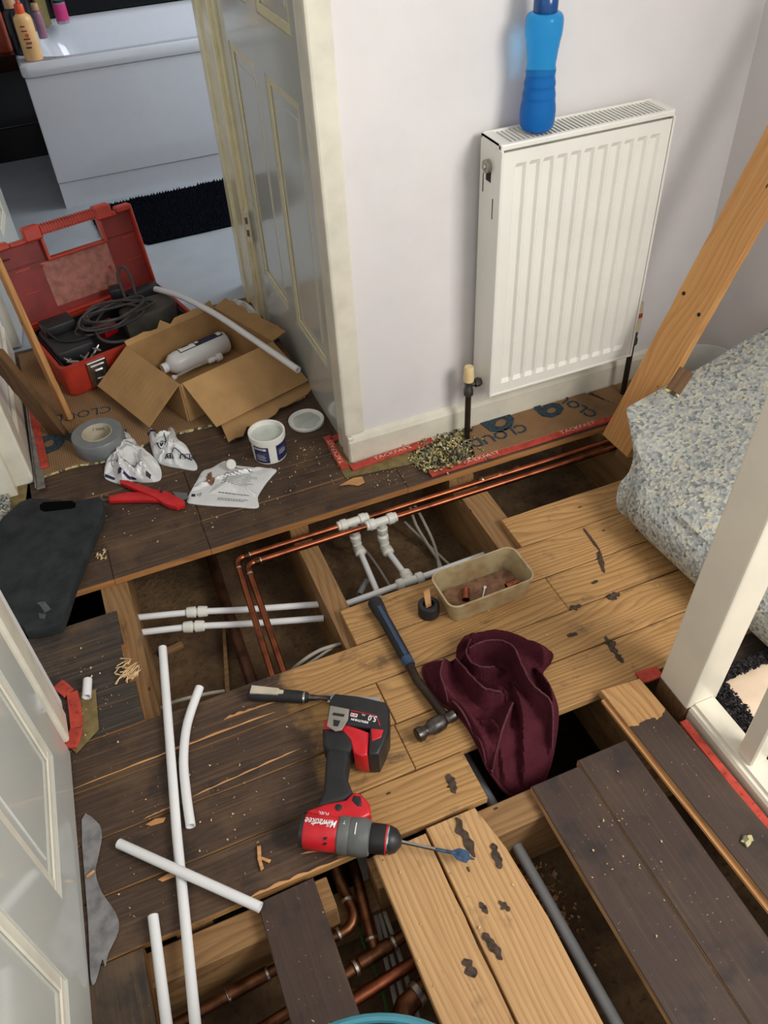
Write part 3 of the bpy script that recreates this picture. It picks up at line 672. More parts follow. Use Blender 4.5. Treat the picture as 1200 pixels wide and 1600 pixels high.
gripper('gripper_rod', 'worn red gripper piece ending at the front left door, lowest one', P(122, 1142), P(112, 1172), 0.024, z=0.004)
for lab, pp in (('olive hardboard patch under the gripper rods at the wall corner', [P(*a) for a in ((512, 700), (532, 690), (556, 730), (640, 705), (660, 722), (540, 748))]),
                ('olive hardboard patch beside the front left door frame', [P(*a) for a in ((122, 1085), (150, 1078), (155, 1140), (120, 1178), (110, 1170))]),
                ('olive hardboard patch at the foot of the far left door frame', [P(*a) for a in ((15, 752), (44, 752), (40, 790), (12, 800))])):
    bm = B(); prism(bm, [(p.x, p.y) for p in pp], 0.0008, 0.0036, 0.0005, 1); tag(obj('hardboard_patch', bm, 'hb'), lab, 'hardboard')
# grey filler spilled along the front left door
fp = [P(*a) for a in ((128, 1282), (152, 1285), (160, 1305), (154, 1340), (150, 1365), (160, 1395), (182, 1428), (186, 1455), (170, 1490), (165, 1512), (160, 1500), (150, 1535), (142, 1530), (138, 1440))]
bm = B(); prism(bm, [tuple(p[:2]) for p in smoothpts([p for p in fp], 3, True)], 0.0012, 0.0032, 0.0006, 1); tag(obj('dried_filler', bm, 'paint_grey'), 'dried grey filler smear on the dark boards along the front left door', 'filler')
# metal door bar lying by the left wall
mb = thing('carpet_bar', 'thin bare metal carpet bar lying along the far left door frame', 'metal bar')
a, b = Vector((-0.272, 1.852, 0)), Vector((-0.262, 2.29, 0))
bm = B(); bx(bm, -0.22, 0.22, -0.012, 0.012, 0.009, 0.0105, 0.0003, 1); bx(bm, -0.22, 0.22, 0.0095, 0.012, 0.0105, 0.0165); o = obj('bar', bm, 'steel', mb); o.location = (*((a+b)/2)[:2], 0); o.rotation_euler = (0, 0, math.atan2((b-a).y, (b-a).x))
# carpet edge in the left doorway
cp = thing('carpet_edge', 'grey and cream fuzzy carpet edge in the left doorway', 'carpet', (0, 0, 0))
bm = B(); r2 = random.Random(3); bx(bm, -0.62, -0.356, 1.70, 1.862, 0.001, 0.010); obj('backing', bm, 'backing', cp)
bm = B()
for _ in range(1500):
    x, y = r2.uniform(-0.46, -0.350), r2.uniform(1.695, 1.87); crumb(bm, (x, y, r2.uniform(0.008, 0.018)), 0.0055, r2)
o = obj('pile', bm, 'crumb', cp); o['kind'] = 'stuff'

# ------------------------------------------------------------------ radiator and valves
rad = thing('radiator', 'white fluted panel radiator on the wall with a blue bottle standing on it', 'radiator', (0, 0, 0))
rx0, rx1, rz0, rz1, ry0, ry1 = 0.859, 1.270, 0.168, 0.785, 1.508, 1.597
# fluted front
bm = B(); xs = [0, 0.018]; dep = [0, 0]
Wd = rx1-rx0; pitch = (Wd-0.046)/11
cols = [(0.0, 0), (0.020, 0)]
for i in range(11):
    c = 0.023+pitch*(i+0.5)
    cols += [(c-pitch*0.42, 0), (c-pitch*0.26, 1), (c+pitch*0.26, 1), (c+pitch*0.42, 0)]
cols += [(Wd-0.020, 0), (Wd, 0)]
H = rz1-rz0-0.017
rws = [(0.0, 0), (0.030, 0), (0.040, 1), (H-0.036, 1), (H-0.026, 0), (H, 0)]
vs = [[bm.verts.new((rx0+c[0], ry0+0.006*c[1]*r[1], rz0+r[0])) for r in rws] for c in cols]
for i in range(len(cols)-1):
    for j in range(len(rws)-1): bm.faces.new((vs[i][j], vs[i+1][j], vs[i+1][j+1], vs[i][j+1]))
obj('front_panel', bm, 'rad', rad)
bm = B(); bx(bm, rx0, rx1, ry0+0.008, ry0+0.016, rz0, rz1-0.02); bx(bm, rx0, rx1, ry1-0.012, ry1, rz0, rz1-0.02); bx(bm, rx0+0.02, rx1-0.02, ry0+0.02, ry1-0.02, rz0+0.03, rz1-0.30); bx(bm, rx0-0.002, rx1+0.002, ry0-0.002, ry0+0.008, rz0-0.002, rz0+0.004, 0.001, 1); obj('rear_panel', bm, 'rad', rad)
for nm, xa, xb in (('side_panel', rx0-0.006, rx0-0.002), ('side_panel', rx1+0.002, rx1+0.006)):
    bm = B(); bx(bm, xa, xb, ry0+0.004, ry1+0.002, rz0+0.002, rz1, 0.001, 1); bx(bm, min(xa, xb)-0.001, max(xa, xb)+0.001, ry0-0.003, ry0+0.010, rz0-0.002, rz1-0.012, 0.0015, 1); so = obj(nm, bm, 'rad', rad)
    if xa < rx0:
        bm = B()
        for y_, z_, h_ in ((ry0+0.028, 0.62, 0.045), (ry0+0.074, 0.665, 0.04)): bx(bm, xa-0.0006, xa+0.001, y_-0.0015, y_+0.0015, z_, z_+h_)
        bx(bm, xa-0.0005, xa+0.001, ry0+0.040, ry0+0.062, 0.695, 0.735, 0.0, 1); obj('slot', bm, 'clip', so)
bm = B(); lathe(bm, [(0.014, 0), (0.014, 0.012), (0.010, 0.013)], (rx0-0.004, ry0+0.050, 0.728), (-1, 0, 0), 18); lathe(bm, [(0.007, 0.013), (0.006, 0.017)], (rx0-0.004, ry0+0.050, 0.728), (-1, 0, 0), 8); obj('blanking_plug', bm, 'lgrey', rad, smooth=True)
bm = B(); bx(bm, rx0-0.006, rx1+0.006, ry0+0.001, ry0+0.014, rz1-0.014, rz1-0.001, 0.003, 2); bx(bm, rx0-0.006, rx1+0.006, ry1-0.006, ry1+0.002, rz1-0.012, rz1, 0.002, 1)
bx(bm, rx0-0.006, rx0+0.016, ry0+0.012, ry1-0.004, rz1-0.006, rz1-0.001); bx(bm, rx1-0.012, rx1+0.006, ry0+0.012, ry1-0.004, rz1-0.006, rz1-0.001); obj('top_frame', bm, 'rad', rad)
bm = B(); n = 37
for i in range(n):
    x = rx0+0.019+i*(Wd-0.034)/(n-1); bx(bm, x-0.0022, x+0.0022, ry0+0.012, ry1-0.004, rz1-0.012, rz1-0.0025)
o = obj('grille_slats', bm, 'rad', rad); o['kind'] = 'stuff'
def valve(label, x, y, zc, capz, capm, side, ring):
    t = thing('radiator_valve', label, 'valve', (x, y, 0), 0, 'radiator valves')
    bm = B(); lathe(bm, [(0.0078, -0.03), (0.0078, zc-0.02)], seg=14); obj('feed_pipe', bm, 'pipe_k', t, smooth=True)
    bm = B(); lathe(bm, [(0.011, zc-0.032), (0.013, zc-0.030), (0.013, zc-0.014), (0.010, zc-0.010), (0.011, zc+0.012), (0.009, zc+0.02)], seg=8)
    lathe(bm, [(0.008, 0), (0.008, 0.016), (0.012, 0.017), (0.012, 0.030), (0.009, 0.031), (0.009, 0.05)], (0, 0, zc), (side, 0, 0), 8); obj('valve_body', bm, 'vmetal', t, smooth=True)
    bm = B(); h = capz; lathe(bm, [(0.0135, zc+0.012), (0.0140, zc+0.02), (0.0120, zc+0.012+h*0.92), (0.0105, zc+0.012+h)], seg=20); obj('valve_cap', bm, capm, t, smooth=True)
    if ring:
        bm = B(); bx(bm, -0.005, 0.005, -0.0150, -0.0125, zc+0.055, zc+0.067); obj('cap_mark', bm, 'redgrip', t)
    bm = B(); lathe(bm, [(0.014, 0.040), (0.015, 0.043), (0.011, 0.046)], (0, 0, zc), (side, 0, 0), 16); obj('collar_ring', bm, 'rad', t, smooth=True)
    return t
valve('left radiator valve with a yellowed cap on a dark pipe', 0.818, 1.555, 0.186, 0.042, 'yellowed', 1, False)
valve('right radiator valve with a taller cream cap, at the plank side', 1.311, 1.553, 0.200, 0.082, 'creamcap', -1, True)

# blue drinking bottle on the radiator
bb = thing('drinking_bottle', 'translucent blue drinking bottle standing on top of the radiator', 'bottle', (0.957, 1.551, 0.7855))
prof = [(0.020, 0), (0.028, 0.003), (0.0325, 0.012), (0.034, 0.03), (0.0335, 0.045), (0.0310, 0.062), (0.0315, 0.068), (0.0290, 0.082), (0.0297, 0.09), (0.0272, 0.103), (0.0282, 0.112), (0.0265, 0.124), (0.0275, 0.135), (0.0287, 0.148), (0.0297, 0.155), (0.031, 0.166), (0.0332, 0.178), (0.034, 0.192), (0.0335, 0.204), (0.030, 0.212), (0.0235, 0.216)]
pp = smoothpts([(r, 0, h) for r, h in prof], 4); bm = B()
pp = [Vector((p.x*1.08, 0, p.z)) for p in pp]; lathe(bm, [(p.x, p.z) for p in pp], seg=40, fn=lambda a, h: 1+0.010*math.sin(h*900)*(1 if math.cos(a+0.4) > 0.35 and 0.03 < h < 0.185 else 0)); obj('bottle_body', bm, 'bottle', bb, smooth=True)
inn = [(max(0.002, p.x-0.0024), p.z) for p in pp if 0.003 < p.z < 0.108]; bm = B(); lathe(bm, inn, seg=32); obj('water', bm, 'bwater', bb, smooth=True)
bm = B(); lathe(bm, [(0.0225, 0.213), (0.0235, 0.216), (0.0235, 0.238), (0.022, 0.240), (0.021, 0.265), (0.012, 0.27)], seg=32); obj('screw_cap', bm, 'bcap', bb, smooth=True)

# ------------------------------------------------------------------ pipework
def pipe(name, label, pts, r, m, cat='pipe', group=None, joints=(), seg=12, smooth=0, hollow=0.0):
    t = thing(name, label, cat, (0, 0, 0), 0, group)
    bm = B(); tube(bm, smoothpts(pts, smooth) if smooth else pts, r, seg, hollow); obj('tube', bm, m, t, smooth=True)
    for (c, d, rr, ln, mm) in joints:
        c, d = Vector(c), Vector(d).normalized(); bm = B(); lathe(bm, [(rr*0.9, -ln/2), (rr, -ln/2+0.001), (rr, ln/2-0.001), (rr*0.9, ln/2)], c, d, seg); obj('solder_joint', bm, mm, t, smooth=True)
    return t
def bend(a, c, b, r=0.02, n=5):          # rounded corner at c
    a, b, c = Vector(a), Vector(b), Vector(c); u = (a-c).normalized(); v = (b-c).normalized()
    return [c+u*r*(1-t)**2*1.0+v*r*t**2 for t in [i/n for i in range(n+1)]]
z = -0.032
for lab, y, xe, xl in (('front copper pipe running along the joist notches, bent towards the viewer at its left end', 1.399, 0.153, 0.1375), ('rear copper pipe running along the joist notches, bent towards the viewer at its left end', 1.428, 0.134, 0.111)):
    a, c, b = (1.56, y-0.004, z), (xe, y, z), (xl, 0.98, z-0.004)
    pt = [a]+bend(a, c, b, 0.022)+[b]
    ex = (Vector(b)-Vector(c)).normalized()
    pipe('copper_pipe', lab, pt, 0.0076, 'copper', 'pipe', 'copper pipes under the floor', [((xe+0.026, y, z), (1, 0, 0), 0.0094, 0.014, 'copper_d'), ((xe+0.034, y, z), (1, 0, 0), 0.0086, 0.004, 'solder'), (Vector(c)+ex*0.026, ex, 0.0094, 0.014, 'copper_d'), (Vector(c)+ex*0.034, ex, 0.0086, 0.004, 'solder')])
pipe('copper_stub', 'copper tee stub with green joints on the rear pipe under the gripper rod', [(0.79, 1.43, z), (0.91, 1.43, z)], 0.0092, 'copper_d', 'fitting', None, [((0.80, 1.43, z), (1, 0, 0), 0.0098, 0.006, 'solder'), ((0.85, 1.43, z), (1, 0, 0), 0.0105, 0.012, 'copper_d')])
pipe('brown_pipe', 'thick brown pipe crossing under the white pipes', [(0.088, 1.66, -0.165), (0.079, 1.3, -0.165), (0.074, 0.9, -0.165)], 0.014, 'copper_k')
def coupling(t, c, d, r=0.0135, ln=0.05, ribs=True, name='coupling'):
    c, d = Vector(c), Vector(d).normalized(); h = ln/2; bm = B()
    lathe(bm, [(r*0.78, -h), (r*0.95, -h+0.002), (r, -h+0.012), (r*1.02, -h+0.014), (r*1.02, -0.004), (r*0.72, -0.002), (r*0.72, 0.002), (r*1.02, 0.004), (r*1.02, h-0.014), (r, h-0.012), (r*0.95, h-0.002), (r*0.78, h)], c, d, 18, fn=(lambda a, q: 1+0.03*math.sin(a*9)) if ribs else None)
    obj(name, bm, 'fit', t, smooth=True)
for lab, a, b, c in (('rear white plastic pipe with a coupling crossing the left floor void', P(213, 965, -.1), P(500, 944, -.1), P(308, 956, -.1)), ('front white plastic pipe with a coupling crossing the left floor void', P(213, 989, -.1), P(506, 966, -.1), P(303, 979, -.1))):
    mid = (a+b)/2+Vector((0, 0.004, 0.0)); mid = Vector(c)
    t = pipe('plastic_pipe', lab, [a, c, c+(b-a)*0.25+Vector((0, -0.004, 0)), b], 0.0078, 'wplas', 'pipe', 'white pipes in the floor void', smooth=5)
    coupling(t, c, (b-a))
# push-fit manifold in the middle void
def fitting_tee(label, x, y, zz, xd):
    t = thing('pipe_tee', label, 'pipe fitting', (0, 0, 0), 0, 'white push-fit tees on the copper pipes')
    for s in (-1, 1):
        bm = B(); lathe(bm, [(0.009, 0.004), (0.0105, 0.006), (0.0105, 0.016), (0.0145, 0.018), (0.0145, 0.032), (0.0125, 0.034), (0.0125, 0.040), (0.010, 0.042)], (x, y, zz), (s, 0, 0), 18); obj('collar', bm, 'fit', t, smooth=True)
    bm = B(); lathe(bm, [(0.0108, -0.02), (0.0108, 0.02)], (x, y, zz), (1, 0, 0), 18); lathe(bm, [(0.0108, 0), (0.0108, 0.02), (0.0140, 0.022), (0.0140, 0.036), (0.011, 0.04)], (x, y, zz), (0.03, 0, -1), 18); obj('tee_body', bm, 'fit', t, smooth=True)
    bm = B(); lathe(bm, [(0.010, 0.040), (0.0098, 0.046), (0.0145, 0.050), (0.0145, 0.064), (0.0110, 0.068), (0.0110, 0.078)], (x, y, zz), (0.03, 0, -1), 18); obj('spigot', bm, 'fit', t, smooth=True)
    c = Vector((x+0.004, y-0.002, zz-0.088)); bm = B(); lathe(bm, [(0.012, -0.004), (0.0135, 0.002), (0.0135, 0.010), (0.0150, 0.012), (0.0150, 0.026), (0.0105, 0.030)], c, (0.01, -1, -0.05), 18); lathe(bm, [(0.011, -0.004), (0.0125, 0.012)], c, (0, 0, 1), 18); obj('elbow', bm, 'fit', t, smooth=True)
    return t, c
t1, c1 = fitting_tee('rear white push-fit tee with its drop leg on the copper pipe', 0.437, 1.428, z, 0)
t2, c2 = fitting_tee('front white push-fit tee with its drop leg on the copper pipe', 0.502, 1.399, z, 0)
pipe('plastic_pipe', 'thin white pipe from the rear tee elbow going under the cross pipe', [c1+Vector((0, -0.02, 0)), (0.428, 1.20, -0.135)], 0.0076, 'wplas', 'pipe', 'white pipes in the floor void')
pipe('plastic_pipe', 'short white pipe from the front tee elbow to the low tee', [c2+Vector((0, -0.02, 0)), (0.512, 1.27, -0.112)], 0.0076, 'wplas', 'pipe', 'white pipes in the floor void')
t = pipe('plastic_pipe', 'white cross pipe with a push-fit tee behind the hammer handle', [(0.326, 1.246, -0.108), (0.72, 1.252, -0.108)], 0.0078, 'wplas', 'pipe', 'white pipes in the floor void')
c = Vector((0.512, 1.249, -0.108))
for s in (-1, 1):
    bm = B(); lathe(bm, [(0.0108, 0), (0.0108, 0.016), (0.0145, 0.018), (0.0145, 0.032), (0.011, 0.036)], c, (s, 0, 0), 18); obj('collar', bm, 'fit', t, smooth=True)
bm = B(); lathe(bm, [(0.0108, 0), (0.0108, 0.012), (0.0145, 0.014), (0.0145, 0.030), (0.011, 0.034)], c, (0, 1, 0), 18); obj('tee_body', bm, 'fit', t, smooth=True)
pipe('pipe_stub', 'grey pipe stub end left of the rear tee elbow in the void', [P(237, 0, 0)*0+Vector((0.395, 1.30, -0.155)), (0.43, 1.335, -0.155)], 0.008, 'gpipe', 'pipe', hollow=0.7)
def cable(label, pts, r, m='cable', name='cable', grp='cables in the floor voids'):
    bm = B(); tube(bm, smoothpts(pts, 6), r, 8); return tag(obj(name, bm, m, smooth=True), label, 'cable', grp)
cable('grey flat cable dropping through the middle void, left of the pair', [P(640, 790, -.05), P(650, 820, -.12), P(668, 850, -.17), P(690, 890, -.18), (0.56, 1.2, -.18)], 0.004)
cable('grey flat cable dropping through the middle void, right of the pair', [P(648, 790, -.05), P(662, 815, -.12), P(680, 855, -.17), P(688, 900, -.18)], 0.004)
cable('grey cable crossing the middle void floor from the tees', [P(632, 815, -.15), P(655, 838, -.17), P(700, 880, -.18), P(720, 900, -.18)], 0.0035)
cable('grey cable beside the rear tee elbow in the middle void', [P(570, 858, -.16), P(590, 885, -.17), P(612, 920, -.18)], 0.0035)
cable('pale cable looping out beside the joist end by the light boards, upper loop', [P(440, 1062, -.1), P(470, 1035, -.05), P(500, 1016, -.04), P(532, 1006, -.05)], 0.004)
cable('pale cable looping out beside the joist end by the light boards, lower loop', [P(460, 1050, -.06), P(490, 1032, -.04), P(515, 1015, -.05), P(532, 1008, -.08)], 0.003)
cable('pale cable along the front of the left void behind the long white pipe', [P(215, 1125, -.1), P(270, 1098, -.06), P(320, 1085, -.06), P(350, 1080, -.08)], 0.004)
bm = B(); panel(bm, [(0.015, 1.18, -0.198), (0.025, 1.178, -0.198), (0.062, 1.36, -0.194), (0.055, 1.362, -0.194)], 0.012); tag(obj('wood_lath', bm, 'joist'), 'thin wood lath lying on the void floor beside the brown pipe', 'lath')
bm = B(); bx(bm, -0.03, 0.03, -0.008, 0.008, -0.199, -0.186, 0.002, 1); o = tag(obj('wood_offcut', bm, 'joist'), 'small wood offcut on the void floor under the front white pipe', 'offcut'); o.location = (-0.075, 1.36, 0); o.rotation_euler = (0, 0, 0.15)
# bottom trench pipework
zz = -0.085; cg = 'copper pipes in the front trench'
a, c, b = (0.098, 0.76, -0.07), (0.106, 0.547, zz), (-0.34, 0.513, zz-0.01)
pipe('copper_pipe', 'old copper pipe that bends left under the short dark board in the front trench', [a, (0.099, 0.62, -0.07)]+bend(a, c, b, 0.03)+[b], 0.0098, 'copper_d', 'pipe', cg, [((0.1015, 0.588, -0.077), (0, 1, 0.05), 0.0112, 0.006, 'solder'), ((0.069, 0.544, zz), (1, 0.08, 0), 0.0112, 0.006, 'solder'), ((-0.062, 0.534, zz-0.004), (1, 0.08, 0), 0.0125, 0.006, 'solder'), ((-0.13, 0.529, zz-0.005), (1, 0.08, 0), 0.0125, 0.006, 'solder'), ((-0.097, 0.532, zz-0.004), (1, 0.08, 0), 0.0120, 0.07, 'copper_d')])
pipe('copper_pipe', 'old copper pipe running straight into the tee in the front trench', [(0.138, 0.76, -0.07), (0.131, 0.62, -0.07), (0.115, 0.493, -0.09)], 0.0098, 'copper_d', 'pipe', cg, [((0.1175, 0.515, -0.087), (0.12, 1, 0.1), 0.0112, 0.006, 'solder')])
pipe('copper_pipe', 'old copper cross pipe with a soldered tee under the light boards in the front trench', [(-0.3, 0.44, -0.105), (0.02, 0.478, -0.10), (0.115, 0.492, -0.09), (0.30, 0.515, -0.09)], 0.0105, 'copper_d', 'pipe', cg, [((0.113, 0.492, -0.09), (1, 0.12, 0), 0.0128, 0.06, 'copper_d'), ((0.077, 0.486, -0.092), (1, 0.12, 0), 0.0135, 0.007, 'solder'), ((0.149, 0.497, -0.09), (1, 0.12, 0), 0.0135, 0.007, 'solder')])
pipe('copper_pipe', 'plain copper pipe nearest the bottom of the front trench', [(0.0, 0.437, -0.10), (0.32, 0.475, -0.10)], 0.0115, 'copper', 'pipe', cg)
pipe('copper_elbow', 'fat copper elbow with lumpy solder at the bottom of the front trench', [(0.26, 0.44, -0.10), (0.19, 0.424, -0.10), (0.13, 0.402, -0.10), (0.112, 0.385, -0.11), (0.105, 0.36, -0.16)], [0.013, 0.014, 0.019, 0.019, 0.016], 'copper_d', 'fitting', None, [((0.156, 0.412, -0.10), (1, 0.3, 0), 0.0205, 0.012, 'solder')])
for k, (dx, lb2) in enumerate(((0, 'left'), (0.012, 'middle'), (0.026, 'right'))):
    cable('grey trench cable beside the fat copper elbow, %s of three' % lb2, [(0.150+dx*0.4, 0.70, -.10), (0.143+dx*0.6, 0.58, -.125), (0.128+dx, 0.47, -.135), (0.112+dx*1.2, 0.36, -.15), (0.10+dx, 0.2, -.16)], 0.0042)
cable('green earth wire under the trench pipes', [(0.118, 0.60, -.12), (0.105, 0.53, -.13), (0.108, 0.46, -.14), (0.098, 0.40, -.14), (0.075, 0.36, -.15)], 0.0028, 'green')
bm = B(); bx(bm, -0.23, -0.04, 0.405, 0.43, -0.19, -0.12, 0.002, 1); tag(obj('timber_batten', bm, 'joist'), 'rough timber batten low in the trench left of the short dark board', 'timber')
pipe('grey_pipe', 'grey plastic pipe running through the beam in the right trench', [(0.418, 0.80, -0.10), (0.424, 0.58, -0.10), (0.430, 0.0, -0.10)], 0.0105, 'gpipe')
bm = B(); r2 = random.Random(9)
for _ in range(700):
    x, y = r2.gauss(0.42, 0.035), r2.gauss(0.50, 0.05)
    if y < 0.555 and 0.36 < x < 0.5: crumb(bm, (x, y, -0.196+r2.uniform(0, 0.02)*math.exp(-((x-0.42)/0.05)**2)), r2.uniform(0.002, 0.006), r2)
tag(obj('sawdust', bm, 'splint'), 'heap of brown sawdust in the right trench under the grey pipe', 'sawdust', kind='stuff')

# white pipe offcuts on the boards
g = 'white plastic pipe offcuts'
pr = 0.0088
def offcut(lab, pts, r=pr, sm=0): return pipe('pipe_offcut', lab, pts, r, 'wplas', 'pipe', g, smooth=sm, hollow=0.74, seg=14)
offcut('longest straight white pipe lying from the void to the bottom edge', [P(254, 1012, .012), P(276, 1300, .012), P(309, 1640, .012)])
offcut('curved white pipe offcut beside the long white pipe', [P(312, 1074, .011), P(293, 1130, .010), P(287, 1185, .010), P(291, 1240, .010), P(298, 1291, .010)], sm=6)
offcut('straight white pipe offcut crossing over the long white pipe', [P(186, 1318, .012)+Vector((0, 0, 0)), P(283, 1362, .0305), P(407, 1418, .022)])
offcut('white pipe offcut over the trench at the bottom left', [P(239, 1431, .010), P(268, 1660, .010)])
offcut('tiny white pipe stub beside the front left door frame', [P(137, 1062, .013), P(135.5, 1089, .013)], 0.0092)

# ------------------------------------------------------------------ tools on the light boards
# drill, lying on its side
dr = thing('cordless_drill', 'red and black cordless drill lying on its side on the pale boards', 'drill', (0, 0, 0))
A = P(470, 1296, .040); E_ = P(628, 1315, .040); ax = (E_-A).normalized(); Lq = (E_-A).length; s = Lq/0.178
px = Vector((-ax.y, ax.x, 0))            # from the barrel towards the battery
def barrel(name, prof, m, seg=26): bm = B(); lathe(bm, [(r*s, h*s) for r, h in prof], A, ax, seg); return obj(name, bm, m, dr, smooth=True)
barrel('rear_cap', [(0.024, 0), (0.029, 0.002), (0.030, 0.010)], 'black')
mh = barrel('motor_housing', [(0.030, 0.009), (0.0315, 0.012), (0.0322, 0.04), (0.031, 0.066), (0.030, 0.068)], 'red')
barrel('gear_case', [(0.029, 0.066), (0.033, 0.070), (0.0335, 0.085), (0.032, 0.088), (0.0335, 0.091), (0.0335, 0.110), (0.030, 0.122), (0.025, 0.124)], 'grey')
ck = barrel('chuck', [(0.023, 0.122), (0.0255, 0.125), (0.0255, 0.152), (0.024, 0.153), (0.024, 0.158), (0.020, 0.168), (0.010, 0.176), (0.006, 0.178)], 'black')
bm = B(); lathe(bm, [(0.0258*s, 0.1535*s), (0.0262*s, 0.1545*s), (0.0258*s, 0.1565*s)], A, ax, 26); obj('chuck_ring', bm, 'chrome', ck, smooth=True)
bm = B(); lathe(bm, [(0.0254*s, 0.1505*s), (0.0260*s, 0.1515*s), (0.0256*s, 0.1534*s)], A, ax, 26); obj('red_band', bm, 'red', ck, smooth=True)
def W2(px_, py_, z=0.06): p = P(px_, py_, z); return (p.x, p.y)
def slab(name, pxs, z0, z1, bev, m, zr=0.06, parent=dr, seg=3): bm = B(); prism(bm, [W2(a, b, zr) for a, b in pxs], z0, z1, bev, seg); return obj(name, bm, m, parent, smooth=True)
slab('handle_bridge', [(478, 1268), (492, 1262), (508, 1256), (540, 1250), (552, 1238), (564, 1240), (578, 1256), (580, 1274), (560, 1284), (530, 1284), (500, 1280)], 0.020, 0.064, 0.007, 'red')
slab('trigger', [(553, 1244), (564, 1246), (566, 1262), (558, 1262), (549, 1252)], 0.018, 0.066, 0.004, 'black')
bm = B(); lathe(bm, [(0.006, 0), (0.006, 0.002), (0.004, 0.003)], (*W2(529, 1262, .064), 0.0635), (0, 0, 1), 14); o = obj('direction_switch', bm, 'black', dr, smooth=True)
slab('grip', [(512, 1160), (545, 1160), (545, 1185), (541, 1212), (552, 1240), (535, 1252), (508, 1258), (494, 1262), (506, 1238), (508, 1200)], 0.018, 0.064, 0.012, 'rubber', seg=4)
slab('grip_cap', [(504, 1140), (552, 1146), (554, 1170), (545, 1178), (512, 1174), (505, 1166)], 0.014, 0.068, 0.008, 'rubber')
ft = slab('tool_foot', [(506, 1128), (522, 1130), (556, 1140), (577, 1148), (575, 1184), (566, 1186), (553, 1180), (548, 1160), (536, 1145), (508, 1142)], 0.010, 0.070, 0.005, 'red')
bat = slab('battery', [(516, 1098), (524, 1088), (560, 1092), (604, 1102), (609, 1112), (608, 1146), (600, 1168), (592, 1184), (576, 1184), (578, 1142), (545, 1138), (512, 1128)], 0.004, 0.072, 0.006, 'black')
slab('battery_red_panel', [(580, 1144), (600, 1146), (596, 1158), (582, 1164)], 0.05, 0.0735, 0.002, 'red', parent=bat)
def flatline(pts, w_, z, m, par, name='printed_line'):
    bm = B(); q = [Vector((*W2(a, b, z), z)) for a, b in pts]
    for a, b in zip(q, q[1:]):
        n = Vector((-(b-a).y, (b-a).x, 0)).normalized()*w_; f = [bm.verts.new(p) for p in (a-n, b-n, b+n, a+n)]; bm.faces.new(f)
    return obj(name, bm, m, par, recalc=False)
flatline([(548, 1110), (588, 1118), (594, 1134)], 0.0008, 0.0727, 'red', bat)
clp = slab('belt_clip', [(516, 1104), (546, 1110), (544, 1126), (534, 1142), (524, 1144), (511, 1136)], 0.0725, 0.0765, 0.001, 'lgrey', zr=0.072)
slab('clip_hole', [(521, 1114), (539, 1117), (537, 1121), (519, 1118)], 0.0760, 0.0768, 0, 'black', zr=0.075, parent=clp); slab('clip_hole', [(521, 1125), (532, 1127), (528, 1136), (521, 1135)], 0.0760, 0.0768, 0, 'black', zr=0.075, parent=clp)
rd_ = -ax                                # lettering reads upside down in the photograph
text_obj('Milwaukee', 0.0195*s, 'white_ink', mh, A+ax*0.039*s+px*0.002+Vector((0, 0, 0.0323*s)), rd_, -px, shear=0.25, squash=0.66, bold=0.0001, hfun=lambda x, y: 0.0404+math.sqrt(max(0, (0.0323*s)**2-((Vector((x, y, 0))-A).dot(px))**2)))
text_obj('FUEL', 0.0072*s, 'white_ink', dr, Vector((*W2(506, 1271, .064), 0.0648)), rd_, -px, squash=1.2)
flatline([(486, 1287), (502, 1285), (500, 1288), (520, 1284)], 0.0008, 0.0728, 'white_ink', mh)
bdir = Vector((W2(598, 1122, .07)[0]-W2(552, 1112, .07)[0], W2(598, 1122, .07)[1]-W2(552, 1112, .07)[1], 0)).normalized(); bup = Vector((-bdir.y, bdir.x, 0))
text_obj('5.0', 0.017, 'white_ink', bat, Vector((*W2(582, 1122, .073), 0.0724)), -bdir, -bup, bold=0.0003, squash=0.8)
text_obj('Ah', 0.006, 'white_ink', bat, Vector((*W2(568, 1117, .073), 0.0724)), -bdir, -bup)
text_obj('REDLITHIUM', 0.0062, 'white_ink', bat, Vector((*W2(562, 1126, .073), 0.0724)), -bdir, -bup, squash=0.95, bold=0.0002)
bm = B(); q = Vector((*W2(553, 1117, .073), 0.0722)); hexa(bm, [q+bdir*a+bup*b for a, b in ((-.0065, -.0035), (.0065, -.0035), (.0065, .0035), (-.0065, .0035))]+[q+bdir*a+bup*b+Vector((0, 0, .0004)) for a, b in ((-.0065, -.0035), (.0065, -.0035), (.0065, .0035), (-.0065, .0035))]); obj('printed_badge', bm, 'white_ink', bat)
text_obj('M18', 0.006, 'red', bat, q+Vector((0, 0, 0.0006)), -bdir, -bup, bold=0.0002)
for a in ((520, 1298), (508, 1308)):
    c = P(*a, .07)
for k, (du, dv) in enumerate(((0.05, -0.021), (0.05, -0.027), (0.043, 0.022))):
    c = A+ax*du*s+px*dv*s; zt = 0.04+math.sqrt(max(0, (0.0322*s)**2-(dv*s)**2)); bm = B(); bx(bm, c.x-0.003, c.x+0.003, c.y-0.0015, c.y+0.0015, zt-0.003, zt+0.0008); obj('air_vent', bm, 'black', mh)
bm = B(); q0 = A+ax*0.100*s; hexa(bm, [q0+ax*a+px*b+Vector((0, 0, zt2)) for zt2 in (0.0315*s, 0.0342*s) for a, b in ((-.0008, -.012), (.0008, -.012), (.0008, .008), (-.0008, .008))]); obj('torque_mark', bm, 'white_ink', dr)
text_obj('T', 0.008, 'white_ink', dr, A+ax*0.079*s+px*0.006+Vector((0, 0, 0.0338*s)), rd_, -px)
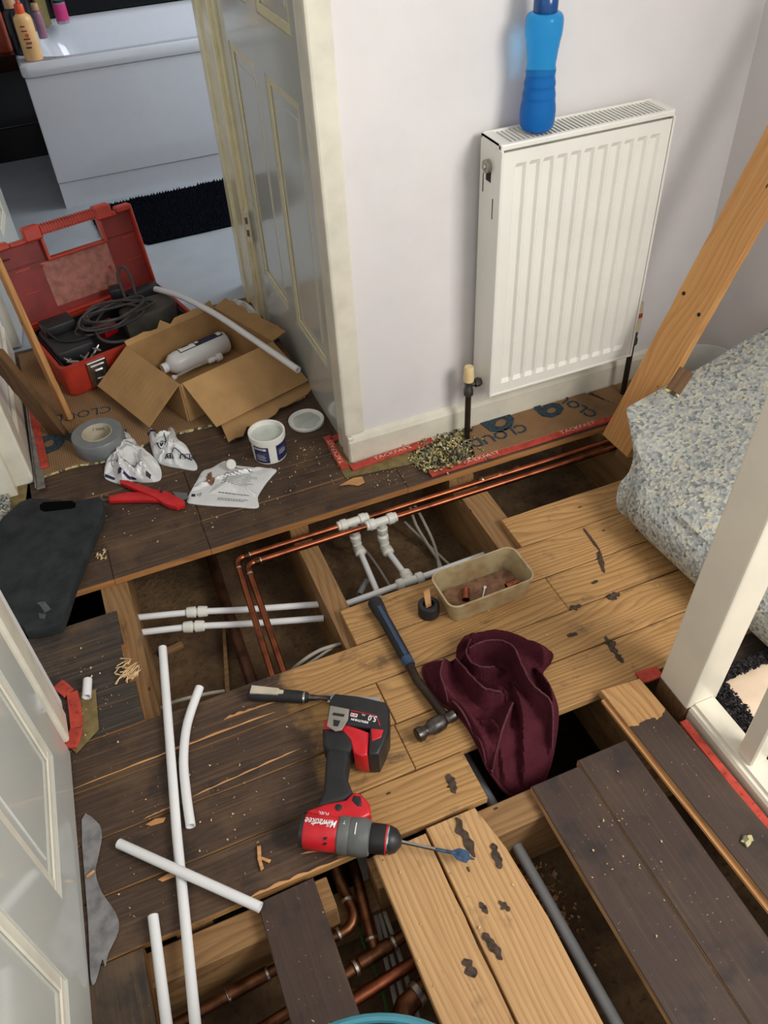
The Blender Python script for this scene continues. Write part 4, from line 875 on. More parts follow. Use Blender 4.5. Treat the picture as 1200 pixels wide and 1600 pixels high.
# spade bit held in the chuck
sb = thing('spade_bit', 'steel and blue spade bit sticking out of the drill chuck', 'drill bit')
p0, p1, p2, p3 = E_-ax*0.006, P(680, 1327, .034), P(712, 1333, .030), P(736, 1341, .026)
bm = B(); tube(bm, [p0, p1], 0.0034, 6); obj('shank', bm, 'chrome', sb)
bm = B(); tube(bm, [p1, p2], 0.0032, 8); obj('blue_shank', bm, 'blue_bit', sb, smooth=True)
dd = (p3-p2).normalized(); nn = Vector((-dd.y, dd.x, 0)).normalized()
bm = B(); pl_ = [p2-dd*.006+nn*.003, p2+dd*.004+nn*.010, p3-dd*.006+nn*.0105, p3-dd*.003+nn*.003, p3+dd*.007, p3-dd*.003-nn*.003, p3-dd*.006-nn*.0105, p2+dd*.004-nn*.010, p2-dd*.006-nn*.003]
va = [bm.verts.new(p+Vector((0, 0, .001))) for p in pl_]; vb = [bm.verts.new(p-Vector((0, 0, .001))) for p in pl_]
bm.faces.new(va); bm.faces.new(vb[::-1])
for i in range(len(pl_)): bm.faces.new((va[i], vb[i], vb[(i+1) % len(pl_)], va[(i+1) % len(pl_)]))
obj('spade', bm, 'blue_bit', sb)
# chisel
ch = thing('wood_chisel', 'wood chisel with a black and pale grey handle above the drill', 'chisel')
a, b = P(389, 1083, .016), P(482, 1090, .014); d = (b-a).normalized(); n = Vector((-d.y, d.x, 0))
bm = B(); lathe(bm, [(0.010, 0), (0.0145, 0.003), (0.0150, 0.02), (0.0130, 0.06), (0.0125, (b-a).length-0.02), (0.0120, (b-a).length-0.006), (0.009, (b-a).length)], a, d, 16); obj('handle', bm, 'rubber', ch, smooth=True)
bm = B(); Lh = (b-a).length
for (u0, u1, w_) in ((0.006, 0.062, 0.009), (0.062, 0.072, 0.005)):
    q = [a+d*u0-n*w_, a+d*u1-n*w_*0.75, a+d*u1+n*w_*0.75, a+d*u0+n*w_]; hexa(bm, [p+Vector((0, 0, .008)) for p in q]+[p+Vector((0, 0, .0152 if u0 < .05 else .0140)) for p in q])
obj('handle_inlay', bm, 'core', ch)
bm = B(); lathe(bm, [(0.0123, 0), (0.0126, 0.004)], b-d*0.010, d, 16); obj('ferrule', bm, 'chrome', ch, smooth=True)
bm = B(); q1, q2 = P(500, 1090, .013), P(516, 1092, .010); tube(bm, [b, q1, q2], [0.007, 0.0045, 0.006], 10); obj('neck', bm, 'dsteel', ch, smooth=True)
q3 = P(594, 1098, .006); d2_ = (q3-q2).normalized(); n2 = Vector((-d2_.y, d2_.x, 0)); bm = B(); qq = [q2-d2_*.004-n2*.010, q3-n2*.012, q3+n2*.012, q2-d2_*.004+n2*.010]; hexa(bm, [p-Vector((0, 0, .002)) for p in qq]+[p*1.0+Vector((0, 0, .003 if i in (0, 3) else -.001)) for i, p in enumerate(qq)]); obj('blade', bm, 'steel', ch)
# hammer
hm = thing('hammer', 'ball-pein hammer with a blue and black grip, head half under the towel', 'hammer')
a, b, c, e = P(584, 938, .018), P(637, 1033, .016), P(651, 1062, .016), P(697, 1122, .02)
g_ = [a+(b-a)*t for t in (0, .03, .12, .3, .55, .8, 1)]; bm = B(); tube(bm, g_, [0.012, 0.0165, 0.0162, 0.0128, 0.0128, 0.0125, 0.012], 14); obj('rubber_grip', bm, 'rubber', hm, smooth=True)
bm = B(); dd = (b-a).normalized(); nn = Vector((-dd.y, dd.x, 0))
for (t0, t1, off, w_) in ((0.1, 0.95, 0.0, 0.004),):
    q = [a+(b-a)*t0+nn*(off-w_), a+(b-a)*t1+nn*(off-w_), a+(b-a)*t1+nn*(off+w_), a+(b-a)*t0+nn*(off+w_)]; hexa(bm, [p+Vector((0, 0, .006)) for p in q]+[p+Vector((0, 0, .0150 if i in (0, 3) else .0132)) for i, p in enumerate(q)])
obj('grip_inlay', bm, 'blue_grip', hm)
bm = B(); tube(bm, [b-dd*.008, b+dd*.012], [0.0128, 0.0115], 14); obj('grip_collar', bm, 'blue_grip', hm, smooth=True)
bm = B(); tube(bm, [b, c, e], [0.0095, 0.009, 0.009], 12); obj('shaft', bm, 'pipe_k', hm, smooth=True)
f0, f1 = P(651, 1150, .021), P(728, 1106, .021); hd = (f1-f0).normalized(); Lh = (f1-f0).length
bm = B(); lathe(bm, [(0.0125, 0), (0.0145, 0.002), (0.0148, 0.011), (0.0105, 0.018), (0.0105, 0.024), (0.0155, 0.032), (0.0165, 0.044), (0.0155, 0.058), (0.010, 0.066), (0.0125, 0.075), (0.012, 0.085), (0.006, 0.091)], f0, hd, 18); obj('head', bm, 'dsteel', hm, smooth=True)

# stained plastic tub with bits
tb = thing('plastic_tub', 'stained translucent rectangular plastic tub holding copper bits', 'tub', (0.604, 1.056, 0.0008), 0.02)
bm = B(); T = 0.060
loft(bm, [L3(rrect(0.186, 0.092, 0.018), 0), L3(rrect(0.206, 0.108, 0.022), T-0.004), L3(rrect(0.210, 0.112, 0.024), T-0.003), L3(rrect(0.210, 0.112, 0.024), T), L3(rrect(0.202, 0.104, 0.02), T), L3(rrect(0.184, 0.088, 0.016), 0.003)])
obj('tub_wall', bm, 'trans', tb, smooth=True)
bm = B(); prism(bm, rrect(0.176, 0.080, 0.014), 0.0032, 0.009, 0.002, 1); obj('dirt_layer', bm, 'dirt', tb)
def coup(lab, p, d, m='copper', r=0.0085, ln=0.028):
    t = thing('copper_coupling', lab, 'coupling', (0, 0, 0), 0, 'copper couplings in the tub'); bm = B(); d = Vector(d).normalized(); p = Vector(p); tube(bm, [p-d*ln/2, p+d*ln/2], r, 14, 0.8); obj('sleeve', bm, m, t, smooth=True)
    bm = B(); lathe(bm, [(r*1.03, -0.0015), (r*1.06, 0), (r*1.03, 0.0015)], p, d, 14); obj('stop_ring', bm, m, t, smooth=True)
coup('copper coupling in the middle of the stained tub', P(728, 929, .019), (0.5, 1, 0.1)); coup('copper coupling against the end of the stained tub', P(800, 913, .019), (1, 0.05, 0.1))
nl = thing('wall_plug', 'thin white plastic plug lying in the stained tub', 'plug'); bm = B(); tube(bm, [P(754, 934, .012), P(757, 921, .014), P(758, 917, .014)], [0.0012, 0.0016, 0.004], 8); obj('plug_body', bm, 'white_ink', nl, smooth=True)
# black cap with a wooden stick
cpk = thing('black_screw_cap', 'ribbed black screw cap with a wooden stick in it beside the tub', 'cap', (*P(670, 958)[:2], 0.0008))
bm = B(); lathe(bm, [(0.0215, 0), (0.0235, 0.001), (0.0235, 0.028), (0.021, 0.031), (0.013, 0.031), (0.012, 0.020)], seg=48, fn=lambda a, h: 1+(0.02*math.sin(a*24) if 0.0005 < h < 0.029 else 0)); obj('cap_shell', bm, 'black', cpk, smooth=True)
bm = B(); panel(bm, [(-0.007, 0, 0.021), (0.006, 0.002, 0.021), (0.009, 0.018, 0.058), (-0.006, 0.016, 0.056)], 0.003); obj('wood_stick', bm, 'splint', cpk)

# ------------------------------------------------------------------ towel: a crumpled cloth with folded ridges
tw = thing('towel', 'crumpled maroon towel on the pale boards hanging into the dark hole', 'towel')
out = [P(*a) for a in ((662, 1045), (690, 1036), (712, 1040), (718, 1010), (740, 998), (790, 994), (830, 1012), (860, 1022), (858, 1038), (846, 1056), (862, 1085), (870, 1112), (868, 1150), (858, 1182), (838, 1202), (800, 1208), (770, 1192), (752, 1176), (732, 1140), (712, 1116), (686, 1098), (670, 1074))]
ridges = [([(735, 1010), (728, 1040), (745, 1058), (772, 1056)], .030, .010), ([(732, 1034), (760, 1024), (795, 1034), (812, 1070), (830, 1100), (858, 1122), (866, 1150)], .040, .013),
          ([(694, 1042), (688, 1070), (700, 1098), (730, 1130), (760, 1176)], .030, .011), ([(712, 1046), (735, 1080), (755, 1100), (782, 1100)], .036, .011),
          ([(770, 1186), (785, 1150), (800, 1110)], .026, .012), ([(720, 1008), (770, 1002), (830, 1020), (852, 1034)], .028, .016), ([(800, 1080), (812, 1120), (820, 1180)], .028, .012), ([(840, 1060), (856, 1095), (862, 1140)], .030, .014), ([(740, 1130), (770, 1140), (790, 1190)], .020, .010), ([(735, 1075), (760, 1085), (780, 1090)], .030, .012)]
RP = [([Vector((*W2(a, b, 0.02), 0)) for a, b in r], h, wd) for r, h, wd in ridges]
def segd(p, a, b):
    d = b-a; t = max(0, min(1, (p-a).dot(d)/max(d.dot(d), 1e-12))); return (p-a-d*t).length
outw = [Vector((p.x, p.y, 0)) for p in smoothpts(out, 8, True)]
import numpy as np
OW = np.array([p[:2] for p in outw])
def npseg(X, A_, B_):                     # distance and side of points from one segment
    d = B_-A_; t = np.clip(((X-A_)@d)/max(d@d, 1e-12), 0, 1); q = X-A_-t[:, None]*d
    return np.hypot(q[:, 0], q[:, 1]), np.sign(d[0]*(X[:, 1]-A_[1])-d[1]*(X[:, 0]-A_[0]))
def th(X):
    X = np.asarray(X, float); e = np.full(len(X), 9.0)
    for i in range(len(OW)): e = np.minimum(e, npseg(X, OW[i-1], OW[i])[0])
    k = np.clip(e/0.016, 0, 1); k = np.sqrt(k*(2-k)); h = np.full(len(X), 0.012)
    for r, hh, wd in RP:
        pl_ = np.array([p[:2] for p in smoothpts(r, 5)]); best = np.full(len(X), 9.0); sd_ = np.ones(len(X)); L_ = len(pl_)-1; fr = np.zeros(len(X))
        for i in range(L_):
            d, sg = npseg(X, pl_[i], pl_[i+1]); m_ = d < best; best = np.where(m_, d, best); sd_ = np.where(m_, sg, sd_); fr = np.where(m_, i/L_, fr)
        w_ = np.where(sd_ > 0, wd*1.9, wd*0.42)        # a steep and a long side, like a folded-over layer
        h = np.maximum(h, 0.25*h+(hh*1.9)*np.exp(-np.abs(best/w_)**1.2)*(0.7+0.3*np.sin(fr*3.1416)))
    nz = np.array([0.006*noise.noise((x*26, y*26, 1.7))+0.0035*noise.noise((x*64, y*64, 4.1))+0.0012*noise.noise((x*170, y*170, 2.1)) for x, y in X])
    z = 0.003+np.maximum(0.002, h+nz)*k
    hang = np.maximum(0, 0.722-X[:, 1]); return z-np.minimum(0.19, 1.15*hang)*np.minimum(1, hang/0.03)
cen = OW.mean(0); NR = 56; n = len(OW)
XY = np.concatenate([cen+(OW-cen)*(k/NR) for k in range(1, NR+1)]+[cen[None]]); ZZ = th(XY)
bm = B(); vv = [bm.verts.new((XY[i][0], XY[i][1], ZZ[i])) for i in range(len(XY))]
for i in range(n): bm.faces.new((vv[-1], vv[i], vv[(i+1) % n]))
for k in range(NR-1):
    for i in range(n): bm.faces.new((vv[k*n+i], vv[(k+1)*n+i], vv[(k+1)*n+(i+1) % n], vv[k*n+(i+1) % n]))
obj('cloth', bm, 'towel', tw, smooth=True)
for r, h, wd in RP[:5]:
    q = np.array([p[:2] for p in smoothpts(r, 9)]); zz_ = th(q); bm = B(); tube(bm, [(x, y, z+0.0004) for (x, y), z in zip(q, zz_)], 0.0020, 6); obj('hem', bm, 'towel_hem', tw, smooth=True)
q = th(OW); bm = B(); tube(bm, [(x, y, z+0.002) for (x, y), z in zip(OW, q)], 0.0032, 6, closed=True); obj('edge_hem', bm, 'towel', tw, smooth=True)

# ------------------------------------------------------------------ left hand side items
# kneeling pad
kp = thing('kneeling_pad', 'black foam kneeling pad with a hand slot lying over the hole on the left', 'pad', (0, 0, 0.0015))
po = [P(a, b, .03) for a, b in ((30, 785), (75, 780), (118, 782), (155, 777), (160, 800), (140, 850), (118, 905), (97, 968), (85, 978), (42, 986), (30, 975), (-60, 900), (-40, 860))]
po = [(p.x, p.y) for p in smoothpts(po, 3, True)]; sl = [P(a, b, .03) for a, b in ((62, 790), (68, 785), (112, 783), (119, 787), (118, 793), (112, 795), (70, 800), (63, 797))]; sl = [(p.x, p.y) for p in sl]
bm = B(); prism(bm, po, 0, 0.029, 0.006, 2); obj('foam_pad', bm, 'foam', kp, smooth=True)
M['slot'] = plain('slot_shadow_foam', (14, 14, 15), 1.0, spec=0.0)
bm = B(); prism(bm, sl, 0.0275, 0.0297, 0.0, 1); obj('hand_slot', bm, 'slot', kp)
for pp in (((58, 942), (70, 940), (80, 952), (70, 958), (64, 948)), ((60, 958), (72, 960), (70, 968), (62, 966))):
    bm = B(); prism(bm, [tuple(P(a, b, .03)[:2]) for a, b in pp], 0.0288, 0.0294); obj('dust_scuff', bm, 'foam_dust', kp)
# pipe cutter
pc = thing('pipe_cutter', 'red plastic-pipe cutter lying on the dark boards beside the bags', 'cutter')
def cslab(name, pxs, z0, z1, bev, m): bm = B(); prism(bm, [W2(a, b, z1) for a, b in pxs], z0, z1, bev, 2); return obj(name, bm, m, pc, smooth=True)
cslab('upper_handle', [(186, 749), (200, 750), (238, 763), (262, 767), (278, 776), (287, 781), (286, 787), (272, 790), (258, 787), (240, 776), (212, 764), (188, 754)], 0.006, 0.020, 0.003, 'cutter')
cslab('lower_handle', [(169, 774), (200, 768), (240, 769), (262, 775), (268, 784), (240, 781), (205, 781), (170, 782)], 0.004, 0.016, 0.003, 'cutter')
cslab('jaw', [(258, 780), (272, 780), (276, 784), (288, 782), (288, 788), (276, 792), (262, 789)], 0.004, 0.017, 0.002, 'cutter')
cslab('blade', [(268, 768), (292, 770), (294, 779), (285, 781), (276, 776)], 0.010, 0.0125, 0.0, 'steel')
bm = B(); lathe(bm, [(0.004, 0), (0.004, 0.003), (0.003, 0.004)], (*W2(252, 768, .02), 0.0195), seg=12); obj('pivot_screw', bm, 'black', pc, smooth=True)
bm = B(); q = smoothpts([P(172, 775, .012), P(160, 774, .010), P(158, 778, .008), P(162, 781, .008), P(171, 780, .010)], 5); tube(bm, q, 0.0009, 6); obj('wire_latch', bm, 'steel', pc)
# bags
def bag(label, pxo, hmax, seed, txts=(), m='bag', zr=0.02, hfix=None, film=None):
    t = thing('parts_bag', label, 'bag', (0, 0, 0), 0, 'plastic fittings bags')
    o = [Vector((*W2(a, b, zr), 0)) for a, b in pxo]; o = smoothpts(o, 4, True); o = [Vector((p.x, p.y, 0)) for p in o]
    cx = sum(p.x for p in o)/len(o); cy = sum(p.y for p in o)/len(o)
    r4 = random.Random(seed*77); planes = []; creases = []
    for _ in range(15):
        a = r4.uniform(0, 6.283); g_ = r4.uniform(0.25, 0.9)*hmax/0.045; planes.append((cx+r4.uniform(-.03, .03), cy+r4.uniform(-.03, .03), g_*math.cos(a), g_*math.sin(a), hmax*r4.uniform(0.75, 1.15)))
    for _ in range(9 if hmax > 0.03 else 2):
        a = r4.uniform(0, 6.283); creases.append((cx+r4.uniform(-.05, .05), cy+r4.uniform(-.05, .05), math.cos(a), math.sin(a), hmax*r4.uniform(.8, 1.5)))
    def hf(x, y):
        p = Vector((x, y, 0)); e = min(segd(p, o[i], o[i-1]) for i in range(len(o))); k = min(1, e/0.03); k = math.sqrt(max(k, 0))
        r = noise.noise((x*60+seed, y*60, seed*1.3))
        top = min(h0+(x-qx)*sx+(y-qy)*sy for qx, qy, sx, sy, h0 in planes)
        top = max(top, max(h0*0.62-abs((x-qx)*cx2+(y-qy)*sy2)*1.6 for qx, qy, cx2, sy2, h0 in creases))
        return 0.003+k*max(0.004, top+0.05*hmax*r)
    bm = B(); NR = 30; rg = []
    for k in range(1, NR+1):
        tt = k/NR; rg.append([bm.verts.new((cx+(p.x-cx)*tt, cy+(p.y-cy)*tt, hf(cx+(p.x-cx)*tt, cy+(p.y-cy)*tt))) for p in o])
    cv = bm.verts.new((cx, cy, hf(cx, cy))); n = len(o)
    for i in range(n): bm.faces.new((cv, rg[0][i], rg[0][(i+1) % n]))
    for A_, B_ in zip(rg, rg[1:]):
        for i in range(n): bm.faces.new((A_[i], B_[i], B_[(i+1) % n], A_[(i+1) % n]))
    bm.faces.new([bm.verts.new((p.x, p.y, 0.001)) for p in o])
    obj('film', bm, m, t, smooth=False)
    hz = lambda x, y: hf(x, y)+0.0012
    for (s_, size, c, ang, mm, sq, bold) in txts:
        c = W2(*c, zr); a = Vector((math.cos(ang), math.sin(ang), 0)); n_ = Vector((-a.y, a.x, 0)); hw_ = size*0.33*len(s_)*sq; cc = Vector((c[0], c[1], 0))
        smp = [(uu, vv, hz(*(cc+a*uu*hw_+n_*vv*size*0.4)[:2])) for uu in (-1, -.5, 0, .5, 1) for vv in (-1, 0, 1)]
        m0 = sum(q[2] for q in smp)/15; gu = sum(q[0]*q[2] for q in smp)/7.5; gv = sum(q[1]*q[2] for q in smp)/10
        off = max(q[2]-m0-gu*q[0]-gv*q[1] for q in smp)
        au = (a*hw_+Vector((0, 0, gu))); av = (n_*size*0.4+Vector((0, 0, gv))); cc.z = m0+off*0.6+0.0008
        text_obj(s_, size, mm, t, cc, au, av, squash=sq, bold=bold)
    return t, hz
def patch(t, hz, pxs, m, zr=0.02, name='printed_patch', n=5):
    q = [Vector((*W2(a, b, zr), 0)) for a, b in pxs]; bm = B()
    grid(bm, lambda u, v: (lambda p: (p.x, p.y, hz(p.x, p.y)))((q[0]*(1-u)+q[1]*u)*(1-v)+(q[3]*(1-u)+q[2]*u)*v), n, n); return obj(name, bm, m, t, recalc=False)
def lines(t, hz, a, b, n, step, m='ink', w_=0.0006, zr=0.02, seed=1, name='printed_text'):
    """rows of unreadably small print"""
    r3 = random.Random(seed); A_ = Vector((*W2(*a, zr), 0)); B_ = Vector((*W2(*b, zr), 0)); d = (B_-A_); nrm = Vector((-d.y, d.x, 0)).normalized(); bm = B()
    for k in range(n):
        base = A_-nrm*step*k; u = 0.0; end = r3.uniform(0.7, 1.0)
        while u < end:
            du = r3.uniform(0.03, 0.09); p, q2 = base+d*u, base+d*min(end, u+du)
            vs = [bm.verts.new((x.x, x.y, hz(x.x, x.y))) for x in (p-nrm*w_, q2-nrm*w_, q2+nrm*w_, p+nrm*w_)]; bm.faces.new(vs); u += du+0.02
    return obj(name, bm, m, t, recalc=False)
t, hz = bag('crumpled white plastic bag with sketches of fittings, beside the tape roll', [(160, 736), (164, 716), (178, 700), (180, 682), (192, 668), (206, 674), (212, 686), (236, 706), (248, 722), (248, 742), (225, 746), (205, 744), (190, 749), (170, 744)], 0.045, 3.1,
            [('PLUM', 0.024, (177, 700), R(72), 'ink', 1.0, 0.0005)])
lines(t, hz, (208, 688), (222, 692), 8, 0.0045); lines(t, hz, (196, 688), (200, 696), 2, 0.004, w_=0.0016)
for i, a in enumerate(((176, 719), (187, 721), (199, 722), (210, 723), (221, 728))):     # line drawings of fittings
    c = W2(*a, .03); bm = B(); tube(bm, [(c[0]+0.008*math.cos(k*0.55)*(1 if i % 2 else 0.8), c[1]+0.006*math.sin(k*0.55), hz(c[0]+0.008*math.cos(k*.55), c[1]+0.006*math.sin(k*.55))) for k in range(9)], 0.0007, 4); obj('fitting_sketch', bm, 'ink', t)
patch(t, hz, [(162, 734), (178, 741), (176, 744), (161, 738)], 'navy'); patch(t, hz, [(186, 737), (212, 744), (208, 747), (184, 741)], 'navy'); patch(t, hz, [(230, 740), (236, 741), (234, 745), (228, 744)], 'ink'); patch(t, hz, [(188, 670), (196, 666), (198, 672), (191, 675)], 'navy')
t, hz = bag('white plastic bag with a black square logo and upside-down print, in front of the box', [(230, 668), (238, 660), (246, 656), (258, 655), (270, 664), (276, 680), (290, 690), (298, 706), (306, 720), (302, 727), (280, 724), (258, 720), (244, 714), (236, 700)], 0.042, 8.4,
            [('PLUMB', 0.023, (283, 713), R(165), 'ink', 1.1, 0.0004)])
patch(t, hz, [(241, 684), (256, 678), (262, 696), (248, 702)], 'white_ink', .035); c = Vector((*W2(252, 692, .035), 0))
bm = B(); q = rrect(0.020, 0.026, 0.006, 4); q = [(c.x+a*0.95-b*0.25, c.y+a*0.25+b*0.95) for a, b in q]; tube(bm, [(a, b, hz(a, b)+0.0008) for a, b in q], 0.0016, 5, closed=True); obj('logo_ring', bm, 'ink', t)
text_obj('P', 0.022, 'ink', t, c, Vector((math.cos(R(195)), math.sin(R(195)), 0)), Vector((-math.sin(R(195)), math.cos(R(195)), 0)), hfun=lambda x, y: hz(x, y)+0.0006, bold=0.0006)
for pl_ in ([(254, 669), (258, 684), (260, 694)], [(256, 710), (268, 704), (280, 700), (296, 706)]):
    bm = B(); q = smoothpts([Vector((*W2(a, b, .035), 0)) for a, b in pl_], 5); tube(bm, [(p.x, p.y, hz(p.x, p.y)) for p in q], 0.0016, 5); obj('printed_line', bm, 'navy', t)
patch(t, hz, [(228, 672), (242, 664), (242, 668), (230, 676)], 'navy'); patch(t, hz, [(250, 655), (257, 656), (256, 664), (250, 662)], 'navy')
t, hz = bag('flat white plastic bag with small print and a torn hole, beside the red cutter', [(291, 779), (296, 765), (306, 748), (316, 732), (330, 727), (350, 716), (362, 722), (395, 726), (430, 729), (424, 740), (414, 752), (402, 772), (402, 789), (370, 788), (330, 786), (300, 783)], 0.020, 14.7, zr=0.012)
lines(t, hz, (352, 738), (405, 740), 9, 0.0055, seed=4, zr=.012); lines(t, hz, (341, 768), (395, 773), 1, 0.005, w_=0.001, seed=5, zr=.012); lines(t, hz, (340, 776), (390, 780), 2, 0.005, w_=0.0008, seed=6, zr=.012); lines(t, hz, (360, 726), (404, 739), 1, .004, w_=0.0014, seed=8, zr=.012)
patch(t, hz, [(319, 752), (328, 744), (338, 750), (330, 757)], 'dirt', .012); patch(t, hz, [(324, 738), (330, 735), (331, 744), (322, 748)], 'dirt', .012); patch(t, hz, [(299, 769), (305, 770), (304, 774), (298, 773)], 'ink', .012)
bm = B(); c = Vector((*W2(311, 771, .012), 0)); q = [c+Vector((0.007*math.cos(k*2.094+0.5), 0.007*math.sin(k*2.094+0.5), 0)) for k in range(3)]; tube(bm, [(p.x, p.y, hz(p.x, p.y)) for p in q], 0.0007, 4, closed=True); obj('recycling_mark', bm, 'ink', t)
bm = B(); lathe(bm, [(0.0125, 0), (0.014, 0.003), (0.014, 0.010), (0.012, 0.012)], (*W2(358, 722, .03), 0.022), (0.3, -0.8, 0.5), 16); obj('cap_inside', bm, 'fit', t, smooth=True)
t, hz = bag('white plastic bag with blue logo squeezed behind the box at the bathroom threshold', [(352, 476), (360, 466), (380, 466), (398, 476), (402, 492), (388, 496), (366, 490)], 0.045, 21.3, zr=0.03)
patch(t, hz, [(374, 478), (384, 480), (382, 490), (372, 488)], 'white_ink', .03); c = Vector((*W2(378, 484, .03), 0)); bm = B(); tube(bm, [(c.x+a, c.y+b, hz(c.x+a, c.y+b)+.001) for a, b in rrect(0.02, 0.02, 0.005, 3)], 0.0018, 5, closed=True); obj('logo_ring', bm, 'ink', t)
patch(t, hz, [(356, 468), (361, 464), (364, 470), (359, 474)], 'navy', .03)
# pot and lid
pt = thing('paste_tub', 'white tub with navy labels and no lid on the dark boards', 'tub', (0.318, 1.735, 0.0015))
bm = B(); lathe(bm, [(0.042, 0), (0.044, 0.002), (0.0455, 0.062), (0.0485, 0.064), (0.049, 0.080), (0.0475, 0.081), (0.044, 0.080), (0.0432, 0.066), (0.043, 0.06)], seg=40); obj('tub_wall', bm, 'tubp', pt, smooth=True)
bm = B(); lathe(bm, [(0.043, 0.064), (0.043, 0.067), (0.03, 0.0655)], seg=32); obj('paste', bm, 'paste', pt, smooth=True)
def arc_label(par, r0, r1, a0, a1, z0, z1, m, nm='printed_label'):
    bm = B(); grid(bm, lambda u, v: ((r0+(r1-r0)*v)*math.cos(a0+(a1-a0)*u), (r0+(r1-r0)*v)*math.sin(a0+(a1-a0)*u), z0+(z1-z0)*v), 12, 1); return obj(nm, bm, m, par)
arc_label(pt, .0448, .0460, R(200), R(255), 0.006, 0.058, 'navy'); arc_label(pt, .0453, .0463, R(205), R(247), 0.042, 0.054, 'white_ink'); arc_label(pt, .0448, .0460, R(282), R(345), 0.006, 0.058, 'navy')
for k in range(14): arc_label(pt, .0457, .0464, R(208+k*2.2), R(209+k*2.2), 0.043, 0.052, 'ink', 'barcode_bar')
for k in range(5): arc_label(pt, .0455, .0457, R(290), R(326-4*(k % 3)), 0.047-k*0.005, 0.0485-k*0.005, 'white_ink', 'printed_text'); arc_label(pt, .0453, .0455, R(208), R(244-5*(k % 2)), 0.034-k*0.005, 0.0355-k*0.005, 'white_ink', 'printed_text')
ld = thing('tub_lid', 'white round lid lying upturned beside the white tub', 'lid', (*P(479, 660)[:2], 0.0015))
bm = B(); lathe(bm, [(0.046, 0), (0.0495, 0.001), (0.0505, 0.009), (0.0485, 0.0105), (0.047, 0.009), (0.0455, 0.004), (0.041, 0.0035), (0.040, 0.0045), (0.02, 0.0045)], seg=40); obj('lid_shell', bm, 'tubp', ld, smooth=True)
bm = B(); lathe(bm, [(0.038, 0.0046), (0.037, 0.0052), (0.01, 0.0052)], seg=28, fn=lambda a, h: 1+0.06*math.sin(a*5)); obj('paste_residue', bm, 'paste', ld, smooth=True)
# tape roll
tc = P(158, 697); tr = thing('tape_roll', 'roll of silver duct tape with a pale card core, lying flat', 'tape', (-0.098, 1.965, 0.008))
bm = B(); lathe(bm, [(0.0675, 0), (0.069, 0.002), (0.069, 0.046), (0.0675, 0.048), (0.0405, 0.048), (0.0400, 0.0001)], seg=48); obj('tape_winding', bm, 'tapeg', tr, smooth=True)
bm = B(); lathe(bm, [(0.0400, 0.0), (0.0402, 0.049), (0.0385, 0.049), (0.0385, 0.002)], seg=40); obj('card_core', bm, 'core', tr, smooth=True)
bm = B()
text_obj('DUCT TAPE', 0.011, 'ink', tr, (-0.006, 0.036, 0.034), (0.95, -0.25, 0), (0.05, 0.2, 1))
# cardboard box
bc = thing('cardboard_box', 'open brown cardboard box with folded-out flaps holding a white bottle', 'box', (0, 0, 0.0085))
n0, l0, f0, r0 = Vector((0.150, 1.972, 0)), Vector((0.050, 2.235, 0)), Vector((0.336, 2.335, 0)), Vector((0.443, 2.066, 0)); zt = Vector((0, 0, 0.125))
def wallp(a, b, nm, h=zt): bm = B(); panel(bm, [a, b, b+h, a+h], 0.004); return obj(nm, bm, 'card', bc)
bm = B(); hexa(bm, [n0, r0, f0, l0]+[p+Vector((0, 0, .004)) for p in (n0, r0, f0, l0)]); obj('base', bm, 'card', bc)
wallp(n0, r0, 'box_wall'); wallp(r0, f0, 'box_wall'); wallp(f0, l0, 'box_wall'); wallp(l0, n0, 'box_wall')
bm = B(); mid1, mid2 = (n0+l0)/2, (r0+f0)/2; panel(bm, [mid1+Vector((0, 0, .0045)), mid2+Vector((0, 0, .0045)), mid2+Vector((0.001, 0.003, .0045)), mid1+Vector((0.001, 0.003, .0045))], 0.0006); obj('base_seam', bm, 'card_e', bc)
def flap(quad, nm='flap', tear=0.0, seed=0):
    q = [Vector(p) for p in quad]; nn = 14
    inner = [q[0]+(q[1]-q[0])*i/nn for i in range(nn+1)]; outer = [q[3]+(q[2]-q[3])*i/nn for i in range(nn+1)]
    if tear: outer = [p+(p-a)*(noise.noise((i*0.9+seed, seed, 0))*tear) for i, (p, a) in enumerate(zip(outer, inner))]
    n = (q[1]-q[0]).cross(q[3]-q[0]).normalized()*0.0035; bm = B()
    I = [bm.verts.new(p) for p in inner]; O = [bm.verts.new(p) for p in outer]; I2 = [bm.verts.new(p+n) for p in inner]; O2 = [bm.verts.new(p+n) for p in outer]
    for i in range(nn):
        bm.faces.new((I[i], O[i], O[i+1], I[i+1])); bm.faces.new((I2[i], I2[i+1], O2[i+1], O2[i])); bm.faces.new((O[i], O2[i], O2[i+1], O[i+1])); bm.faces.new((I[i], I[i+1], I2[i+1], I2[i]))
    bm.faces.new((I[0], I2[0], O2[0], O[0])); bm.faces.new((I[-1], O[-1], O2[-1], I2[-1])); return obj(nm, bm, 'card', bc)
z1 = 0.128
flap([n0+zt, l0+zt, Vector((*W2(154, 604, .045), .038)), Vector((*W2(234, 668, .03), .022))])
flap([r0+zt, n0+zt+Vector((0.006, 0, 0)), Vector((*W2(338, 668, .03), .022)), Vector((*W2(482, 596, .03), .024))])
flap([Vector((0.225, 1.905, .02)), Vector((0.50, 1.985, .018)), Vector((0.535, 1.962, .006)), Vector((0.226, 1.822, .006))], 'torn_flap', 0.5, 3)
flap([f0+zt, r0+zt, r0+Vector((0.055, 0.045, 0.118)), f0+Vector((0.050, 0.055, 0.118))], 'flap', 0.3, 7)
flap([l0+zt, f0+zt, f0+Vector((-0.006, 0.012, 0.142)), l0+Vector((-0.004, 0.008, 0.138))], 'torn_flap', 1.2, 11)
